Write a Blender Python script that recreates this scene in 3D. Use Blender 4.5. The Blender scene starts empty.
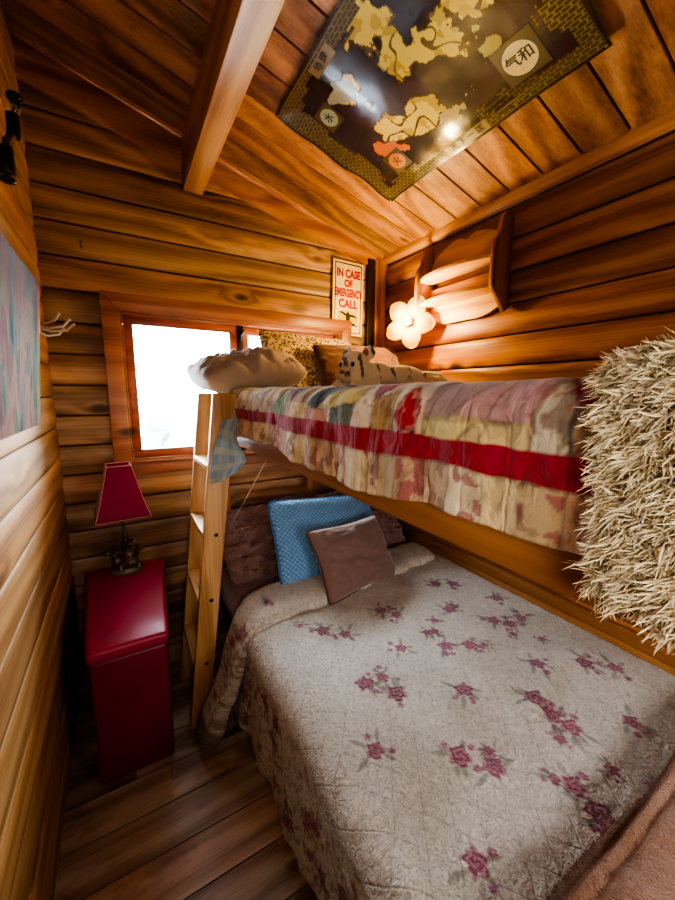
import bpy, bmesh, math, random
import numpy as np
from mathutils import Vector, Matrix, noise as mnoise
random.seed(7); RNG = np.random.default_rng(7)
sc = bpy.context.scene
COL = sc.collection

# ------------------------------------------------------------------ colour
def lin(r, g, b):
    f = lambda c: c/12.92 if c <= .04045 else ((c+.055)/1.055)**2.4
    return (f(r/255), f(g/255), f(b/255), 1.0)

# ------------------------------------------------------------------ node helper
class G:
    def __init__(s, name):
        s.m = bpy.data.materials.new(name); s.m.use_nodes = True
        s.nt = s.m.node_tree; s.nt.nodes.clear()
        s.o = s.nt.nodes.new('ShaderNodeOutputMaterial')
        s.tc = None
    def n(s, t, **kw):
        nd = s.nt.nodes.new(t)
        for k, v in kw.items(): setattr(nd, k, v)
        return nd
    def put(s, sock, v):
        if v is None: return
        if isinstance(v, bpy.types.NodeSocket): s.nt.links.new(v, sock)
        else:
            try: sock.default_value = v
            except Exception:
                sock.default_value = tuple(v)[:3]
    def co(s, which='Object'):
        if s.tc is None: s.tc = s.n('ShaderNodeTexCoord')
        return s.tc.outputs[which]
    def sep(s, v):
        nd = s.n('ShaderNodeSeparateXYZ'); s.put(nd.inputs[0], v)
        return dict(X=nd.outputs[0], Y=nd.outputs[1], Z=nd.outputs[2])
    def xyz(s, a, b, c=0.0):
        nd = s.n('ShaderNodeCombineXYZ')
        for i, q in enumerate((a, b, c)): s.put(nd.inputs[i], q)
        return nd.outputs[0]
    def mt(s, op, a, b=None, c=None, clamp=False):
        nd = s.n('ShaderNodeMath', operation=op); nd.use_clamp = clamp
        s.put(nd.inputs[0], a)
        if b is not None: s.put(nd.inputs[1], b)
        if c is not None: s.put(nd.inputs[2], c)
        return nd.outputs[0]
    def mul(s, a, b): return s.mt('MULTIPLY', a, b)
    def add(s, a, b): return s.mt('ADD', a, b)
    def sub(s, a, b): return s.mt('SUBTRACT', a, b)
    def step(s, x, lo, hi, a=0.0, b=1.0):
        nd = s.n('ShaderNodeMapRange'); nd.interpolation_type = 'SMOOTHSTEP'
        for i, q in enumerate((x, lo, hi, a, b)): s.put(nd.inputs[i], q)
        return nd.outputs[0]
    def noise(s, v, scale=1., detail=2., rough=.5, dist=0.):
        nd = s.n('ShaderNodeTexNoise')
        s.put(nd.inputs['Vector'], v); nd.inputs['Scale'].default_value = scale
        nd.inputs['Detail'].default_value = detail; nd.inputs['Roughness'].default_value = rough
        nd.inputs['Distortion'].default_value = dist
        return nd.outputs[0]
    def noisec(s, v, scale=1., detail=2.):
        nd = s.n('ShaderNodeTexNoise'); s.put(nd.inputs['Vector'], v)
        nd.inputs['Scale'].default_value = scale; nd.inputs['Detail'].default_value = detail
        return nd.outputs[1]
    def white(s, w):
        nd = s.n('ShaderNodeTexWhiteNoise', noise_dimensions='1D'); s.put(nd.inputs['W'], w)
        return nd.outputs[0]
    def voro(s, v, scale=1., feature='F1', rnd=1.):
        nd = s.n('ShaderNodeTexVoronoi', feature=feature); s.put(nd.inputs['Vector'], v)
        nd.inputs['Scale'].default_value = scale; nd.inputs['Randomness'].default_value = rnd
        return nd
    def mix(s, f, a, b, bt='MIX'):
        nd = s.n('ShaderNodeMix', data_type='RGBA', blend_type=bt)
        s.put(nd.inputs[0], f); s.put(nd.inputs[6], a); s.put(nd.inputs[7], b)
        return nd.outputs[2]
    def ramp(s, f, stops):
        nd = s.n('ShaderNodeValToRGB'); s.put(nd.inputs[0], f)
        e = nd.color_ramp.elements
        e[0].position, e[0].color = stops[0]; e[1].position, e[1].color = stops[-1]
        for p, c in stops[1:-1]:
            q = e.new(p); q.color = c
        return nd.outputs[0]
    def attr(s, name, out=0):
        nd = s.n('ShaderNodeAttribute'); nd.attribute_name = name
        return nd.outputs[out]
    def bump(s, h, strength=.3, dist=.01, normal=None):
        nd = s.n('ShaderNodeBump'); s.put(nd.inputs['Height'], h)
        nd.inputs['Strength'].default_value = strength; nd.inputs['Distance'].default_value = dist
        if normal is not None: s.put(nd.inputs['Normal'], normal)
        return nd.outputs[0]
    def out(s, color, rough=.6, bump=None, metal=0., sheen=0., spec=.5, emit=None, estr=0., coat=0., sss=0., trans=0.):
        b = s.n('ShaderNodeBsdfPrincipled')
        s.put(b.inputs['Base Color'], color); s.put(b.inputs['Roughness'], rough)
        b.inputs['Metallic'].default_value = metal
        b.inputs['Specular IOR Level'].default_value = spec
        b.inputs['Sheen Weight'].default_value = sheen
        b.inputs['Coat Weight'].default_value = coat
        b.inputs['Transmission Weight'].default_value = trans
        if bump is not None: s.put(b.inputs['Normal'], bump)
        if emit is not None:
            s.put(b.inputs['Emission Color'], emit); b.inputs['Emission Strength'].default_value = estr
        s.nt.links.new(b.outputs[0], s.o.inputs[0]); s.b = b
        return s.m

# ------------------------------------------------------------------ materials
def wood(name, u, v, pw, off, cols, rough=.45, knots=.62, rings=55., var=.55, bumpk=.25, spec=.4, stain=0., cross=None, seam=.0, sat=.9):
    cols = tuple(tuple(q*sat+(c[0]*.3+c[1]*.55+c[2]*.15)*(1-sat) for q in c[:3])+(1,) for c in cols)
    g = G(name); S = g.sep(g.co()); U, V = S[u], S[v]
    W = S[[k for k in 'XYZ' if k not in (u, v)][0]]
    if pw:
        idx = g.mt('FLOOR', g.mt('DIVIDE', g.sub(V, off), pw))
        if cross:       # butt joints along the plank
            sh = g.mul(g.white(g.add(idx, 91.3)), cross)
            idx = g.add(idx, g.mul(g.mt('FLOOR', g.mt('DIVIDE', g.add(U, sh), cross)), 17.31))
        rnd = g.white(idx)
    else:
        idx = 3.7; rnd = .5
    r31 = g.mul(rnd, 37.) if pw else 18.
    U2 = g.add(U, r31); V2 = g.add(V, g.mul(rnd, 11.) if pw else 5.)
    low = g.noise(g.xyz(g.mul(U2, .9), g.mul(V2, 5.), g.mul(W, 4.)), 1., 3.)
    vo = g.voro(g.xyz(g.mul(U2, 2.6), g.mul(V2, 6.2), g.mul(rnd, 7.3) if pw else 1.1), 1.)
    d = g.add(vo.outputs['Distance'], g.mul(g.sub(g.noise(g.xyz(g.mul(U2, 9.), g.mul(V2, 14.), 0.), 1.), .5), .12))
    gate = g.mt('GREATER_THAN', g.sep(vo.outputs['Color'])['X'], knots)
    k = g.mul(g.mt('EXPONENT', g.mul(g.mul(d, d), -16.)), gate)
    ph = g.add(g.add(g.mul(V2, rings), g.mul(low, 16.)), g.add(g.mul(k, 7.), g.mul(W, rings*.6)))
    ring = g.mt('MULTIPLY_ADD', g.mt('SINE', ph), .5, .5)
    fine = g.noise(g.xyz(g.mul(U2, 2.5), g.mul(V2, 95.), g.mul(W, 95.)), 1., 4., .6)
    x = g.add(g.add(g.mul(ring, .2), .07), g.add(g.mul(fine, .34), g.mul(low, .42)))
    c = g.ramp(x, [(.28, cols[0]), (.5, cols[1]), (.74, cols[2])])
    if pw:
        br = g.mt('MULTIPLY_ADD', rnd, var, 1. - var*.5)
        c = g.mix(1., c, g.xyz(br, br, br), 'MULTIPLY')
        hue = g.white(g.add(idx, 5.5))
        c = g.mix(g.mul(hue, .35), c, g.mix(1., c, (1.05, .72, .5, 1), 'MULTIPLY'))
    if stain:
        st = g.step(g.noise(g.xyz(g.mul(U2, 1.3), g.mul(V2, 3.), W), 1.5, 4., .65), .5, .68)
        c = g.mix(g.mul(st, stain), c, g.mix(1., c, (.42, .33, .27, 1), 'MULTIPLY'))
    if seam:
        fr_ = g.mt('FRACT', g.mt('DIVIDE', g.sub(V, off), pw)); ed = g.mt('MINIMUM', fr_, g.sub(1., fr_))
        c = g.mix(g.step(ed, .004, seam, .8, 0.), c, (cols[0][0]*.2, cols[0][1]*.16, cols[0][2]*.14, 1))
    thin = g.noise(g.xyz(g.mul(U2, 1.2), g.mul(V2, 210.), g.mul(W, 210.)), 1., 2., .5)
    c = g.mix(g.step(thin, .56, .72, 0., .5), c, g.mix(1., c, (.5, .42, .36, 1), 'MULTIPLY'))
    kc = g.mul(g.step(d, .06, .22, 1., 0.), gate)
    c = g.mix(g.mul(kc, .85), c, (cols[0][0]*.25, cols[0][1]*.2, cols[0][2]*.2, 1))
    h = g.add(g.mul(fine, .6), g.mul(ring, .25))
    return g.out(c, g.mt('MULTIPLY_ADD', fine, .25, rough-.1), g.bump(h, bumpk, .004), spec=spec)

def plain(name, col, rough=.5, metal=0., nz=.15, scale=40., bumpk=.1, sheen=0., spec=.5, coat=0.):
    g = G(name); f = g.noise(g.co(), scale, 3.)
    dk = tuple(q*(1-nz) for q in col[:3])+(1,); lt = tuple(min(1, q*(1+nz)) for q in col[:3])+(1,)
    return g.out(g.mix(f, dk, lt), rough, g.bump(f, bumpk, .004), metal=metal, sheen=sheen, spec=spec, coat=coat)

def fabric(name, col, scale=350., nz=.2, sheen=.3, wr=.0, bumpk=.35, rough=.9):
    g = G(name); f = g.noise(g.co(), scale, 2.); w = g.noise(g.co(), 9., 4., .6, .6)
    c = g.mix(f, tuple(q*(1-nz) for q in col[:3])+(1,), tuple(min(1, q*(1+nz)) for q in col[:3])+(1,))
    h = g.add(g.mul(f, .15), g.mul(w, wr*4))
    return g.out(c, rough, g.bump(h, bumpk, .012), sheen=sheen, spec=.08)

HONEY = (lin(104, 56, 22), lin(172, 108, 54), lin(212, 155, 92))
AMBER = (lin(76, 38, 12), lin(138, 82, 32), lin(184, 128, 60))
BROWN = (lin(92, 64, 34), lin(158, 116, 66), lin(200, 156, 100))
PALE = (lin(116, 74, 30), lin(162, 114, 58), lin(188, 144, 86))
M = {}
M['wall_back'] = wood('log siding back', 'X', 'Z', .16, .01, BROWN, stain=.5, seam=.05, sat=.74)
M['wall_right'] = wood('log siding right', 'Y', 'Z', .16, .13, AMBER, rough=.4, var=.4, seam=.05)
M['wall_left'] = wood('log siding left', 'Y', 'Z', .16, .11, PALE, rough=.62, var=.3, seam=.03, spec=.2)
M['wall_rear'] = wood('log siding rear', 'X', 'Z', .16, .05, PALE)
M['ceiling'] = wood('ceiling planks', 'X', 'Y', .17, .11, (lin(96, 58, 26), lin(166, 114, 58), lin(208, 158, 94)), rings=45, stain=.75, var=.5, seam=.035, sat=.8)
M['beam'] = wood('purlin timber', 'Y', 'X', 0, 0, (lin(136, 88, 44), lin(198, 142, 82), lin(224, 178, 116)), knots=.7, sat=.8)
M['trimx'] = wood('trim board x', 'X', 'Z', 0, 0, HONEY)
M['trimy'] = wood('trim board y', 'Y', 'Z', 0, 0, (lin(140, 86, 36), lin(196, 136, 70), lin(220, 168, 100)))
M['trimz'] = wood('trim board z', 'Z', 'X', 0, 0, HONEY)
M['casing'] = wood('window casing wood', 'X', 'Z', 0, 0, (lin(112, 62, 36), lin(152, 90, 54), lin(178, 114, 70)), knots=.95, rough=.35)
M['sash'] = wood('window sash wood', 'X', 'Z', 0, 0, (lin(120, 56, 34), lin(150, 74, 44), lin(172, 92, 56)), knots=.97, rough=.35)
M['dark'] = wood('dark stained board', 'Z', 'X', 0, 0, (lin(30, 16, 8), lin(48, 26, 14), lin(66, 38, 20)))
M['bedy'] = wood('bunk bed pine y', 'Y', 'Z', 0, 0, (lin(112, 66, 28), lin(154, 98, 46), lin(180, 122, 64)), knots=.8)
M['bedz'] = wood('bunk bed pine z', 'Z', 'X', 0, 0, (lin(112, 66, 28), lin(154, 98, 46), lin(180, 122, 64)), knots=.8)
M['bedx'] = wood('bunk bed pine x', 'X', 'Y', 0, 0, (lin(112, 66, 28), lin(154, 98, 46), lin(180, 122, 64)), knots=.8)
M['ladder'] = wood('ladder pine', 'Z', 'X', 0, 0, (lin(150, 104, 56), lin(200, 150, 92), lin(222, 180, 122)), knots=.85)
M['tread'] = wood('tread pine', 'Y', 'X', 0, 0, (lin(190, 140, 80), lin(224, 180, 116), lin(240, 208, 150)), knots=.9)
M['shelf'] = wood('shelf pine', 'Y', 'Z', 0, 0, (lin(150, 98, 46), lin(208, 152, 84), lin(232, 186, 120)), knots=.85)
M['shelfshade'] = wood('shaded shelf side pine', 'Z', 'X', 0, 0, (lin(96, 54, 22), lin(140, 86, 40), lin(170, 112, 58)), knots=.85)  # shelf pine darkened for the sides, shade of faces the lamp misses
M['floor'] = wood('worn floor planks', 'X', 'Y', .162, .06, (lin(100, 78, 58), lin(172, 144, 114), lin(206, 184, 156)), rough=.34, stain=.8, var=.75, knots=.75, cross=1.1, spec=.55, seam=.022, sat=.8)
M['black'] = plain('black enamel', lin(14, 13, 13), .35)
M['chrome'] = plain('bright metal', lin(200, 200, 195), .25, 1., .05)
M['hookmetal'] = plain('brushed nickel', lin(206, 200, 186), .35, .6, .05)
M['leather'] = None
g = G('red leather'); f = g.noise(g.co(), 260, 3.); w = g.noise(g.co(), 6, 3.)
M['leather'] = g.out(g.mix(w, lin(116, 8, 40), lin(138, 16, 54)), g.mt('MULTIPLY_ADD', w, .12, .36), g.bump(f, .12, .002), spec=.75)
M['shade'] = fabric('lamp shade suede', lin(150, 16, 66), 120, .25, .5)
M['shadetrim'] = plain('lamp shade piping', lin(214, 140, 140), .6)
M['bronze'] = plain('dark bronze resin', lin(96, 76, 54), .35, .3, .35, 60, .4)
M['bronzelight'] = plain('worn bronze resin', lin(120, 108, 88), .4, .2, .35, 60, .4)
M['taupe'] = fabric('taupe cushion cloth', lin(140, 112, 104), 220, .15, .6, .05)
M['piping'] = fabric('taupe piping', lin(96, 70, 64), 220)
M['brownsheet'] = fabric('brown crinkled sheet', lin(146, 110, 102), 200, .2, .5, .5, .7)
M['brownupper'] = fabric('brown pillow cloth', lin(92, 58, 44), 200, .15, .4, .15)
M['greypillow'] = fabric('grey beige pillowcase', lin(172, 156, 140), 300, .12, .3, .18)
M['white'] = fabric('mattress ticking', lin(205, 196, 180), 300)
M['peach'] = None
g = G('peach fleece'); f = g.noise(g.co(), 160, 4., .7); w = g.noise(g.co(), 12, 3.)
M['peach'] = g.out(g.mix(f, lin(126, 82, 56), lin(184, 132, 98)), .95, g.bump(g.add(f, g.mul(w, .6)), .9, .012), sheen=.6, spec=.1)
g = G('blue quilted cotton'); S = g.sep(g.co('UV'))
a = g.mt('ABSOLUTE', g.mt('SINE', g.mul(g.add(S['X'], S['Y']), 115.))); b = g.mt('ABSOLUTE', g.mt('SINE', g.mul(g.sub(S['X'], S['Y']), 115.)))
q = g.mt('POWER', g.mul(a, b), .45); f = g.noise(g.co(), 260, 2.)
M['blue'] = g.out(g.mix(q, lin(84, 138, 198), lin(146, 196, 238)), .85, g.bump(g.add(q, g.mul(f, .15)), .8, .008), sheen=.25, spec=.2)
M['bluepipe'] = fabric('blue piping', lin(70, 116, 170), 260)
g = G('leopard print cotton'); vo = g.voro(g.co('UV'), 64.); vd = vo.outputs['Distance']
nn = g.noise(g.co('UV'), 90., 2.)
rg = g.mul(g.step(g.add(vd, g.mul(g.sub(nn, .5), .45)), .1, .2), g.step(g.add(vd, g.mul(g.sub(nn, .5), .45)), .52, .42))
inner = g.step(vd, .1, .26, 1., 0.)
c = g.mix(g.mul(inner, .6), lin(206, 180, 132), lin(150, 108, 60)); c = g.mix(g.mul(rg, .85), c, lin(62, 42, 26))
M['leopard'] = g.out(c, .85, g.bump(g.noise(g.co(), 14., 3.), .3, .012), spec=.2, sheen=.2)
# floral quilt and patchwork quilt: colour painted per vertex, stitching and puckers in nodes
g = G('floral quilt cotton'); S = g.sep(g.co('UV')); uv = g.co('UV')
wob = g.mul(g.sub(g.noise(uv, 14., 2.), .5), .012)
l1 = g.mt('ABSOLUTE', g.mt('SINE', g.mul(g.add(g.add(S['X'], g.mul(S['Y'], .75)), wob), 34.)))
l2 = g.mt('ABSOLUTE', g.mt('SINE', g.mul(g.add(g.sub(S['X'], g.mul(S['Y'], .75)), wob), 34.)))
line = g.mt('MINIMUM', g.step(l1, 0., .14), g.step(l2, 0., .14))
pk = g.noise(g.xyz(g.mul(S['X'], 75.), g.mul(S['Y'], 75.), 0.), 1., 3., .55, 1.6)
pv = g.voro(g.xyz(g.mul(S['X'], 62.), g.mul(S['Y'], 62.), 0.), 1., 'SMOOTH_F1').outputs['Distance']
col = g.attr('Col'); nn = g.noise(uv, 5., 3.)
c = g.mix(g.mul(g.sub(1., line), .09), col, lin(140, 124, 106))
c = g.mix(1., c, g.ramp(pk, [(.3, (.66, .64, .62, 1)), (.56, (1, 1, 1, 1))]), 'MULTIPLY')
c = g.mix(1., c, g.ramp(nn, [(.3, (.86, .85, .83, 1)), (.7, (1, 1, 1, 1))]), 'MULTIPLY')
h = g.add(g.add(g.mul(line, .4), g.mul(pk, 1.7)), g.mul(pv, .9))
M['floral'] = g.out(c, .9, g.bump(h, .9, .013), sheen=.15, spec=.15)
g = G('patchwork quilt cotton'); S = g.sep(g.co('UV')); uv = g.co('UV')
col = g.attr('Col'); pk = g.noise(g.xyz(g.mul(S['X'], 30.), g.mul(S['Y'], 19.), 0.), 1., 3., .55, .8)
wv = g.noise(uv, 420., 2.)
st = g.mt('ABSOLUTE', g.mt('SINE', g.mul(S['X'], 42.)))
c = g.mix(1., col, g.ramp(pk, [(.28, (.6, .57, .54, 1)), (.58, (1, 1, 1, 1))]), 'MULTIPLY')
c = g.mix(.25, c, g.mix(1., c, g.ramp(wv, [(.3, (.6, .6, .6, 1)), (.7, (1.1, 1.1, 1.1, 1))]), 'MULTIPLY'))
M['patch'] = g.out(c, .9, g.bump(g.add(g.mul(pk, .8), g.add(g.mul(g.step(st, 0., .2), .12), g.mul(wv, .06))), .75, .012), sheen=.2, spec=.2)
g = G('blue grey plaid backing'); S = g.sep(g.co('UV'))
p1 = g.step(g.mt('SINE', g.mul(S['X'], 90.)), .2, .5); p2 = g.step(g.mt('SINE', g.mul(S['Y'], 90.)), .2, .5)
c = g.mix(g.mul(p1, .5), lin(150, 164, 172), lin(104, 122, 138)); c = g.mix(g.mul(p2, .5), c, lin(178, 176, 158))
M['plaid'] = g.out(c, .9, g.bump(g.noise(g.co(), 18., 3.), .4, .015), sheen=.2, spec=.2)
g = G('sheepskin wool'); f = g.noise(g.co(), 55., 3.); hcol = g.attr('Col')
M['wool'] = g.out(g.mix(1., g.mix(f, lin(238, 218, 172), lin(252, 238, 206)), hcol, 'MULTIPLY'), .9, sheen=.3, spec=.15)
M['woolbase'] = fabric('sheepskin underwool', lin(150, 122, 74), 120, .2)
g = G('plush tiger fur'); S = g.sep(g.co()); f = g.noise(g.co(), 140., 3.)
ax = g.add(g.mul(S['X'], .865), g.mul(S['Y'], -.5)); wv = g.noise(g.co(), 16., 2.)
stp = g.mt('SINE', g.add(g.mul(ax, 82.), g.add(g.mul(wv, 6.5), g.mul(S['Z'], 18.))))
msk = g.mul(g.step(stp, .66, .84), g.mul(g.step(S['Z'], .045, .085), g.step(wv, .36, .5)))
c = g.mix(f, lin(206, 186, 150), lin(240, 226, 196)); c = g.mix(g.mul(msk, .85), c, lin(44, 34, 28))
M['tiger'] = g.out(c, .95, g.bump(f, .7, .008), sheen=.5, spec=.1)
M['tigerdark'] = plain('plush dark detail', lin(20, 16, 14), .2)
M['tigernose'] = plain('plush nose', lin(150, 96, 84), .7)
g = G('abstract painting'); P_ = g.co()
S = g.sep(P_); v = g.xyz(g.mul(S['Y'], 5.), g.mul(S['Z'], 2.4), 0.)
n1 = g.noise(v, 1., 4., .6, 1.5); n2 = g.noise(g.xyz(g.mul(S['Y'], 9.), g.mul(S['Z'], 3.), 4.), 1., 5., .65, 1.)
c = g.ramp(n1, [(.36, lin(30, 44, 58)), (.44, lin(70, 116, 112)), (.5, lin(160, 134, 120)), (.56, lin(190, 92, 92)), (.63, lin(90, 160, 110))])
c2 = g.ramp(n2, [(.4, lin(40, 74, 84)), (.5, lin(170, 158, 140)), (.6, lin(190, 104, 104))]); c = g.mix(.45, c, c2)
tb = g.step(S['Z'], .25, .55); c = g.mix(g.mul(tb, .65), c, lin(62, 70, 74))
eg = g.step(S['Y'], .2, .285); c = g.mix(g.mul(eg, g.step(n2, .62, .4)), c, g.ramp(g.mt('DIVIDE', S['Z'], .53), [(.0, lin(226, 190, 170)), (.35, lin(130, 214, 150)), (.55, lin(140, 200, 160)), (.62, lin(226, 150, 116)), (1, lin(210, 120, 110))]))
c = g.mix(1., c, (.40, .33, .27, 1), 'MULTIPLY')
M['painting'] = g.out(c, .9, g.bump(n2, .3, .006), spec=.1)
M['canvas'] = fabric('canvas edge', lin(190, 178, 160), 200)
g = G('printed map paper'); c = g.attr('Col')
M['poster'] = g.out(c, .22, g.bump(g.noise(g.co(), 5., 2.), .25, .03), spec=.6, coat=.25)
M['signpaper'] = plain('sign board cream', lin(226, 204, 158), .45, 0, .06)
M['signred'] = plain('sign red ink', lin(176, 26, 30), .5)
M['signblack'] = plain('sign black ink', lin(30, 20, 16), .5)
M['signyellow'] = plain('sign yellow ink', lin(206, 178, 44), .5)
M['ink'] = plain('map ink', lin(28, 26, 22), .5)
M['orangeink'] = plain('map orange seal', lin(196, 120, 56), .4)
M['creamink'] = plain('map cream seal', lin(216, 206, 150), .4)
M['blueink'] = plain('map blue seal', lin(150, 166, 150), .4)
M['oliveink'] = plain('map olive panel', lin(74, 66, 34), .4)
M['tanink'] = plain('map tan panel', lin(128, 114, 66), .4)
M['cord'] = plain('pale string', lin(196, 176, 150), .7)
M['leaf'] = plain('hazy shrub', lin(122, 136, 146), .9, 0, .2, 8)
M['snow'] = plain('pale ground outside', lin(236, 240, 244), .9, 0, .05, 2)
g = G('window glass'); tr = g.n('ShaderNodeBsdfTransparent'); gl = g.n('ShaderNodeBsdfGlossy'); gl.inputs['Roughness'].default_value = .02
fr = g.n('ShaderNodeFresnel'); fr.inputs[0].default_value = 1.45; mx = g.n('ShaderNodeMixShader')
tr.inputs[0].default_value = (.96, .98, .98, 1)
g.nt.links.new(fr.outputs[0], mx.inputs[0]); g.nt.links.new(tr.outputs[0], mx.inputs[1]); g.nt.links.new(gl.outputs[0], mx.inputs[2]); g.nt.links.new(mx.outputs[0], g.o.inputs[0])
M['glass'] = g.m
g = G('amber lamp petal'); df = g.n('ShaderNodeBsdfDiffuse'); tl = g.n('ShaderNodeBsdfTranslucent'); mx = g.n('ShaderNodeMixShader'); mx.inputs[0].default_value = .6
cc = g.mix(g.noise(g.co(), 30.), lin(214, 168, 40), lin(226, 184, 60)); g.put(df.inputs[0], cc); g.put(tl.inputs[0], cc)
em = g.n('ShaderNodeEmission'); em.inputs[0].default_value = lin(255, 190, 90); em.inputs[1].default_value = .05; ad = g.n('ShaderNodeAddShader')
g.nt.links.new(df.outputs[0], mx.inputs[1]); g.nt.links.new(tl.outputs[0], mx.inputs[2]); g.nt.links.new(mx.outputs[0], ad.inputs[0]); g.nt.links.new(em.outputs[0], ad.inputs[1]); g.nt.links.new(ad.outputs[0], g.o.inputs[0])
M['petal'] = g.m
g = G('lit bulb'); M['bulb'] = g.out((1, .8, .5, 1), .3, emit=lin(255, 214, 140), estr=60.)

# ------------------------------------------------------------------ mesh builder (world coordinates)
class MB:
    def __init__(s): s.v = []; s.f = []
    def addm(s, vs, fs):
        o = len(s.v); s.v += [tuple(map(float, p)) for p in vs]; s.f += [tuple(o+i for i in f) for f in fs]; return s
    def bm(s, bm, mat=None):
        bm.verts.index_update()
        vs = [(mat @ v.co if mat else v.co) for v in bm.verts]
        s.addm(vs, [[v.index for v in f.verts] for f in bm.faces]); bm.free(); return s
    def box(s, lo, hi, bev=.0, seg=2, mat=None):
        b = bmesh.new(); bmesh.ops.create_cube(b, size=1)
        sx, sy, sz = [hi[i]-lo[i] for i in range(3)]; c = [(hi[i]+lo[i])/2 for i in range(3)]
        for v in b.verts: v.co = Vector((v.co.x*sx+c[0], v.co.y*sy+c[1], v.co.z*sz+c[2]))
        if bev: bmesh.ops.bevel(b, geom=list(b.edges), offset=min(bev, sx*.45, sy*.45, sz*.45), segments=seg, profile=.5, affect='EDGES')
        return s.bm(b, mat)
    def tube(s, pts, r, n=10, closed=False):
        pts = [Vector(p) for p in pts]; N = len(pts); rr = r if isinstance(r, (list, tuple)) else [r]*N
        rings = []; up = None
        for i in range(N):
            t = (pts[(i+1) % N if closed else min(i+1, N-1)] - pts[(i-1) % N if closed else max(i-1, 0)]).normalized()
            if up is None: up = Vector((0, 0, 1)) if abs(t.z) < .9 else Vector((1, 0, 0))
            a = t.cross(up).normalized(); b = a.cross(t); up = b
            rings.append([pts[i]+(a*math.cos(2*math.pi*k/n)+b*math.sin(2*math.pi*k/n))*rr[i] for k in range(n)])
        vs = [p for R in rings for p in R]; fs = []
        for i in range(N if closed else N-1):
            j = (i+1) % N
            for k in range(n): fs.append((i*n+k, i*n+(k+1) % n, j*n+(k+1) % n, j*n+k))
        if not closed: fs += [tuple(reversed(range(n))), tuple((N-1)*n+k for k in range(n))]
        return s.addm(vs, fs)
    def lathe(s, prof, c, n=24, axis='Z'):
        vs = []; fs = []
        for r, z in prof:
            for k in range(n):
                a = 2*math.pi*k/n; p = (r*math.cos(a), r*math.sin(a), z)
                if axis == 'X': p = (z, r*math.cos(a), r*math.sin(a))
                vs.append((p[0]+c[0], p[1]+c[1], p[2]+c[2]))
        m = len(prof)
        for i in range(m-1):
            for k in range(n): fs.append((i*n+k, i*n+(k+1) % n, (i+1)*n+(k+1) % n, (i+1)*n+k))
        fs += [tuple(reversed(range(n))), tuple((m-1)*n+k for k in range(n))]
        return s.addm(vs, fs)
    def ell(s, c, r, mat=None, nu=20, nv=14):
        b = bmesh.new(); bmesh.ops.create_uvsphere(b, u_segments=nu, v_segments=nv, radius=1)
        R = Matrix.Translation(c) @ (mat.to_4x4() if mat else Matrix()) @ Matrix.Diagonal((*r, 1))
        return s.bm(b, R)
    def prism(s, poly, fn, lo, hi, bev=0.):
        """poly: 2-D outline; fn(a,b,t) -> world point; extruded from lo to hi"""
        n = len(poly); b = bmesh.new()
        A = [b.verts.new(fn(p[0], p[1], lo)) for p in poly]; B = [b.verts.new(fn(p[0], p[1], hi)) for p in poly]
        b.faces.new(A); b.faces.new(list(reversed(B)))
        for i in range(n): b.faces.new((A[i], B[i], B[(i+1) % n], A[(i+1) % n]))
        bmesh.ops.recalc_face_normals(b, faces=list(b.faces))
        if bev: bmesh.ops.bevel(b, geom=[e for e in b.edges if e.calc_face_angle(0) > .5], offset=bev, segments=2, profile=.5, affect='EDGES')
        return s.bm(b)

def link(name, me, mat, parent=None, loc=None, smooth=True):
    o = bpy.data.objects.new(name, me); COL.objects.link(o)
    if mat: me.materials.append(mat)
    if smooth: me.shade_smooth()
    if parent: o.parent = parent
    return o
def base(parent):
    p = Vector((0, 0, 0))
    while parent: p += parent.location; parent = parent.parent
    return p
def obj(name, mb, mat, parent=None, smooth=True, auto=35, kind=None, label=None, origin=None):
    """one mesh object; vertices given in world space"""
    vs = np.array(mb.v, dtype=float)
    if parent: b = np.array(base(parent)); L = None
    else:
        L = origin or ((vs[:, 0].min()+vs[:, 0].max())/2, (vs[:, 1].min()+vs[:, 1].max())/2, vs[:, 2].min()); b = np.array(L)
    me = bpy.data.meshes.new(name); me.from_pydata((vs-b).tolist(), [], mb.f); me.validate(); me.update()
    bm = bmesh.new(); bm.from_mesh(me); bmesh.ops.recalc_face_normals(bm, faces=list(bm.faces)); bm.to_mesh(me); bm.free()
    o = link(name, me, mat, parent, smooth=smooth)
    if L: o.location = L
    if smooth and auto:
        me.set_sharp_from_angle(angle=math.radians(auto))
    if kind: o['kind'] = kind
    if label: o['label'] = label
    return o
def thing(name, loc, label, cat, group=None):
    o = bpy.data.objects.new(name, None); COL.objects.link(o); o.location = loc; o.empty_display_size = .05
    return tag(o, label, cat, group)
def tag(o, label, cat, group=None):
    o['label'] = label; o['category'] = cat
    if group: o['group'] = group
    return o
def struct(name, loc=(0, 0, 0)):
    o = bpy.data.objects.new(name, None); COL.objects.link(o); o.location = loc; o['kind'] = 'structure'; return o
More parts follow.
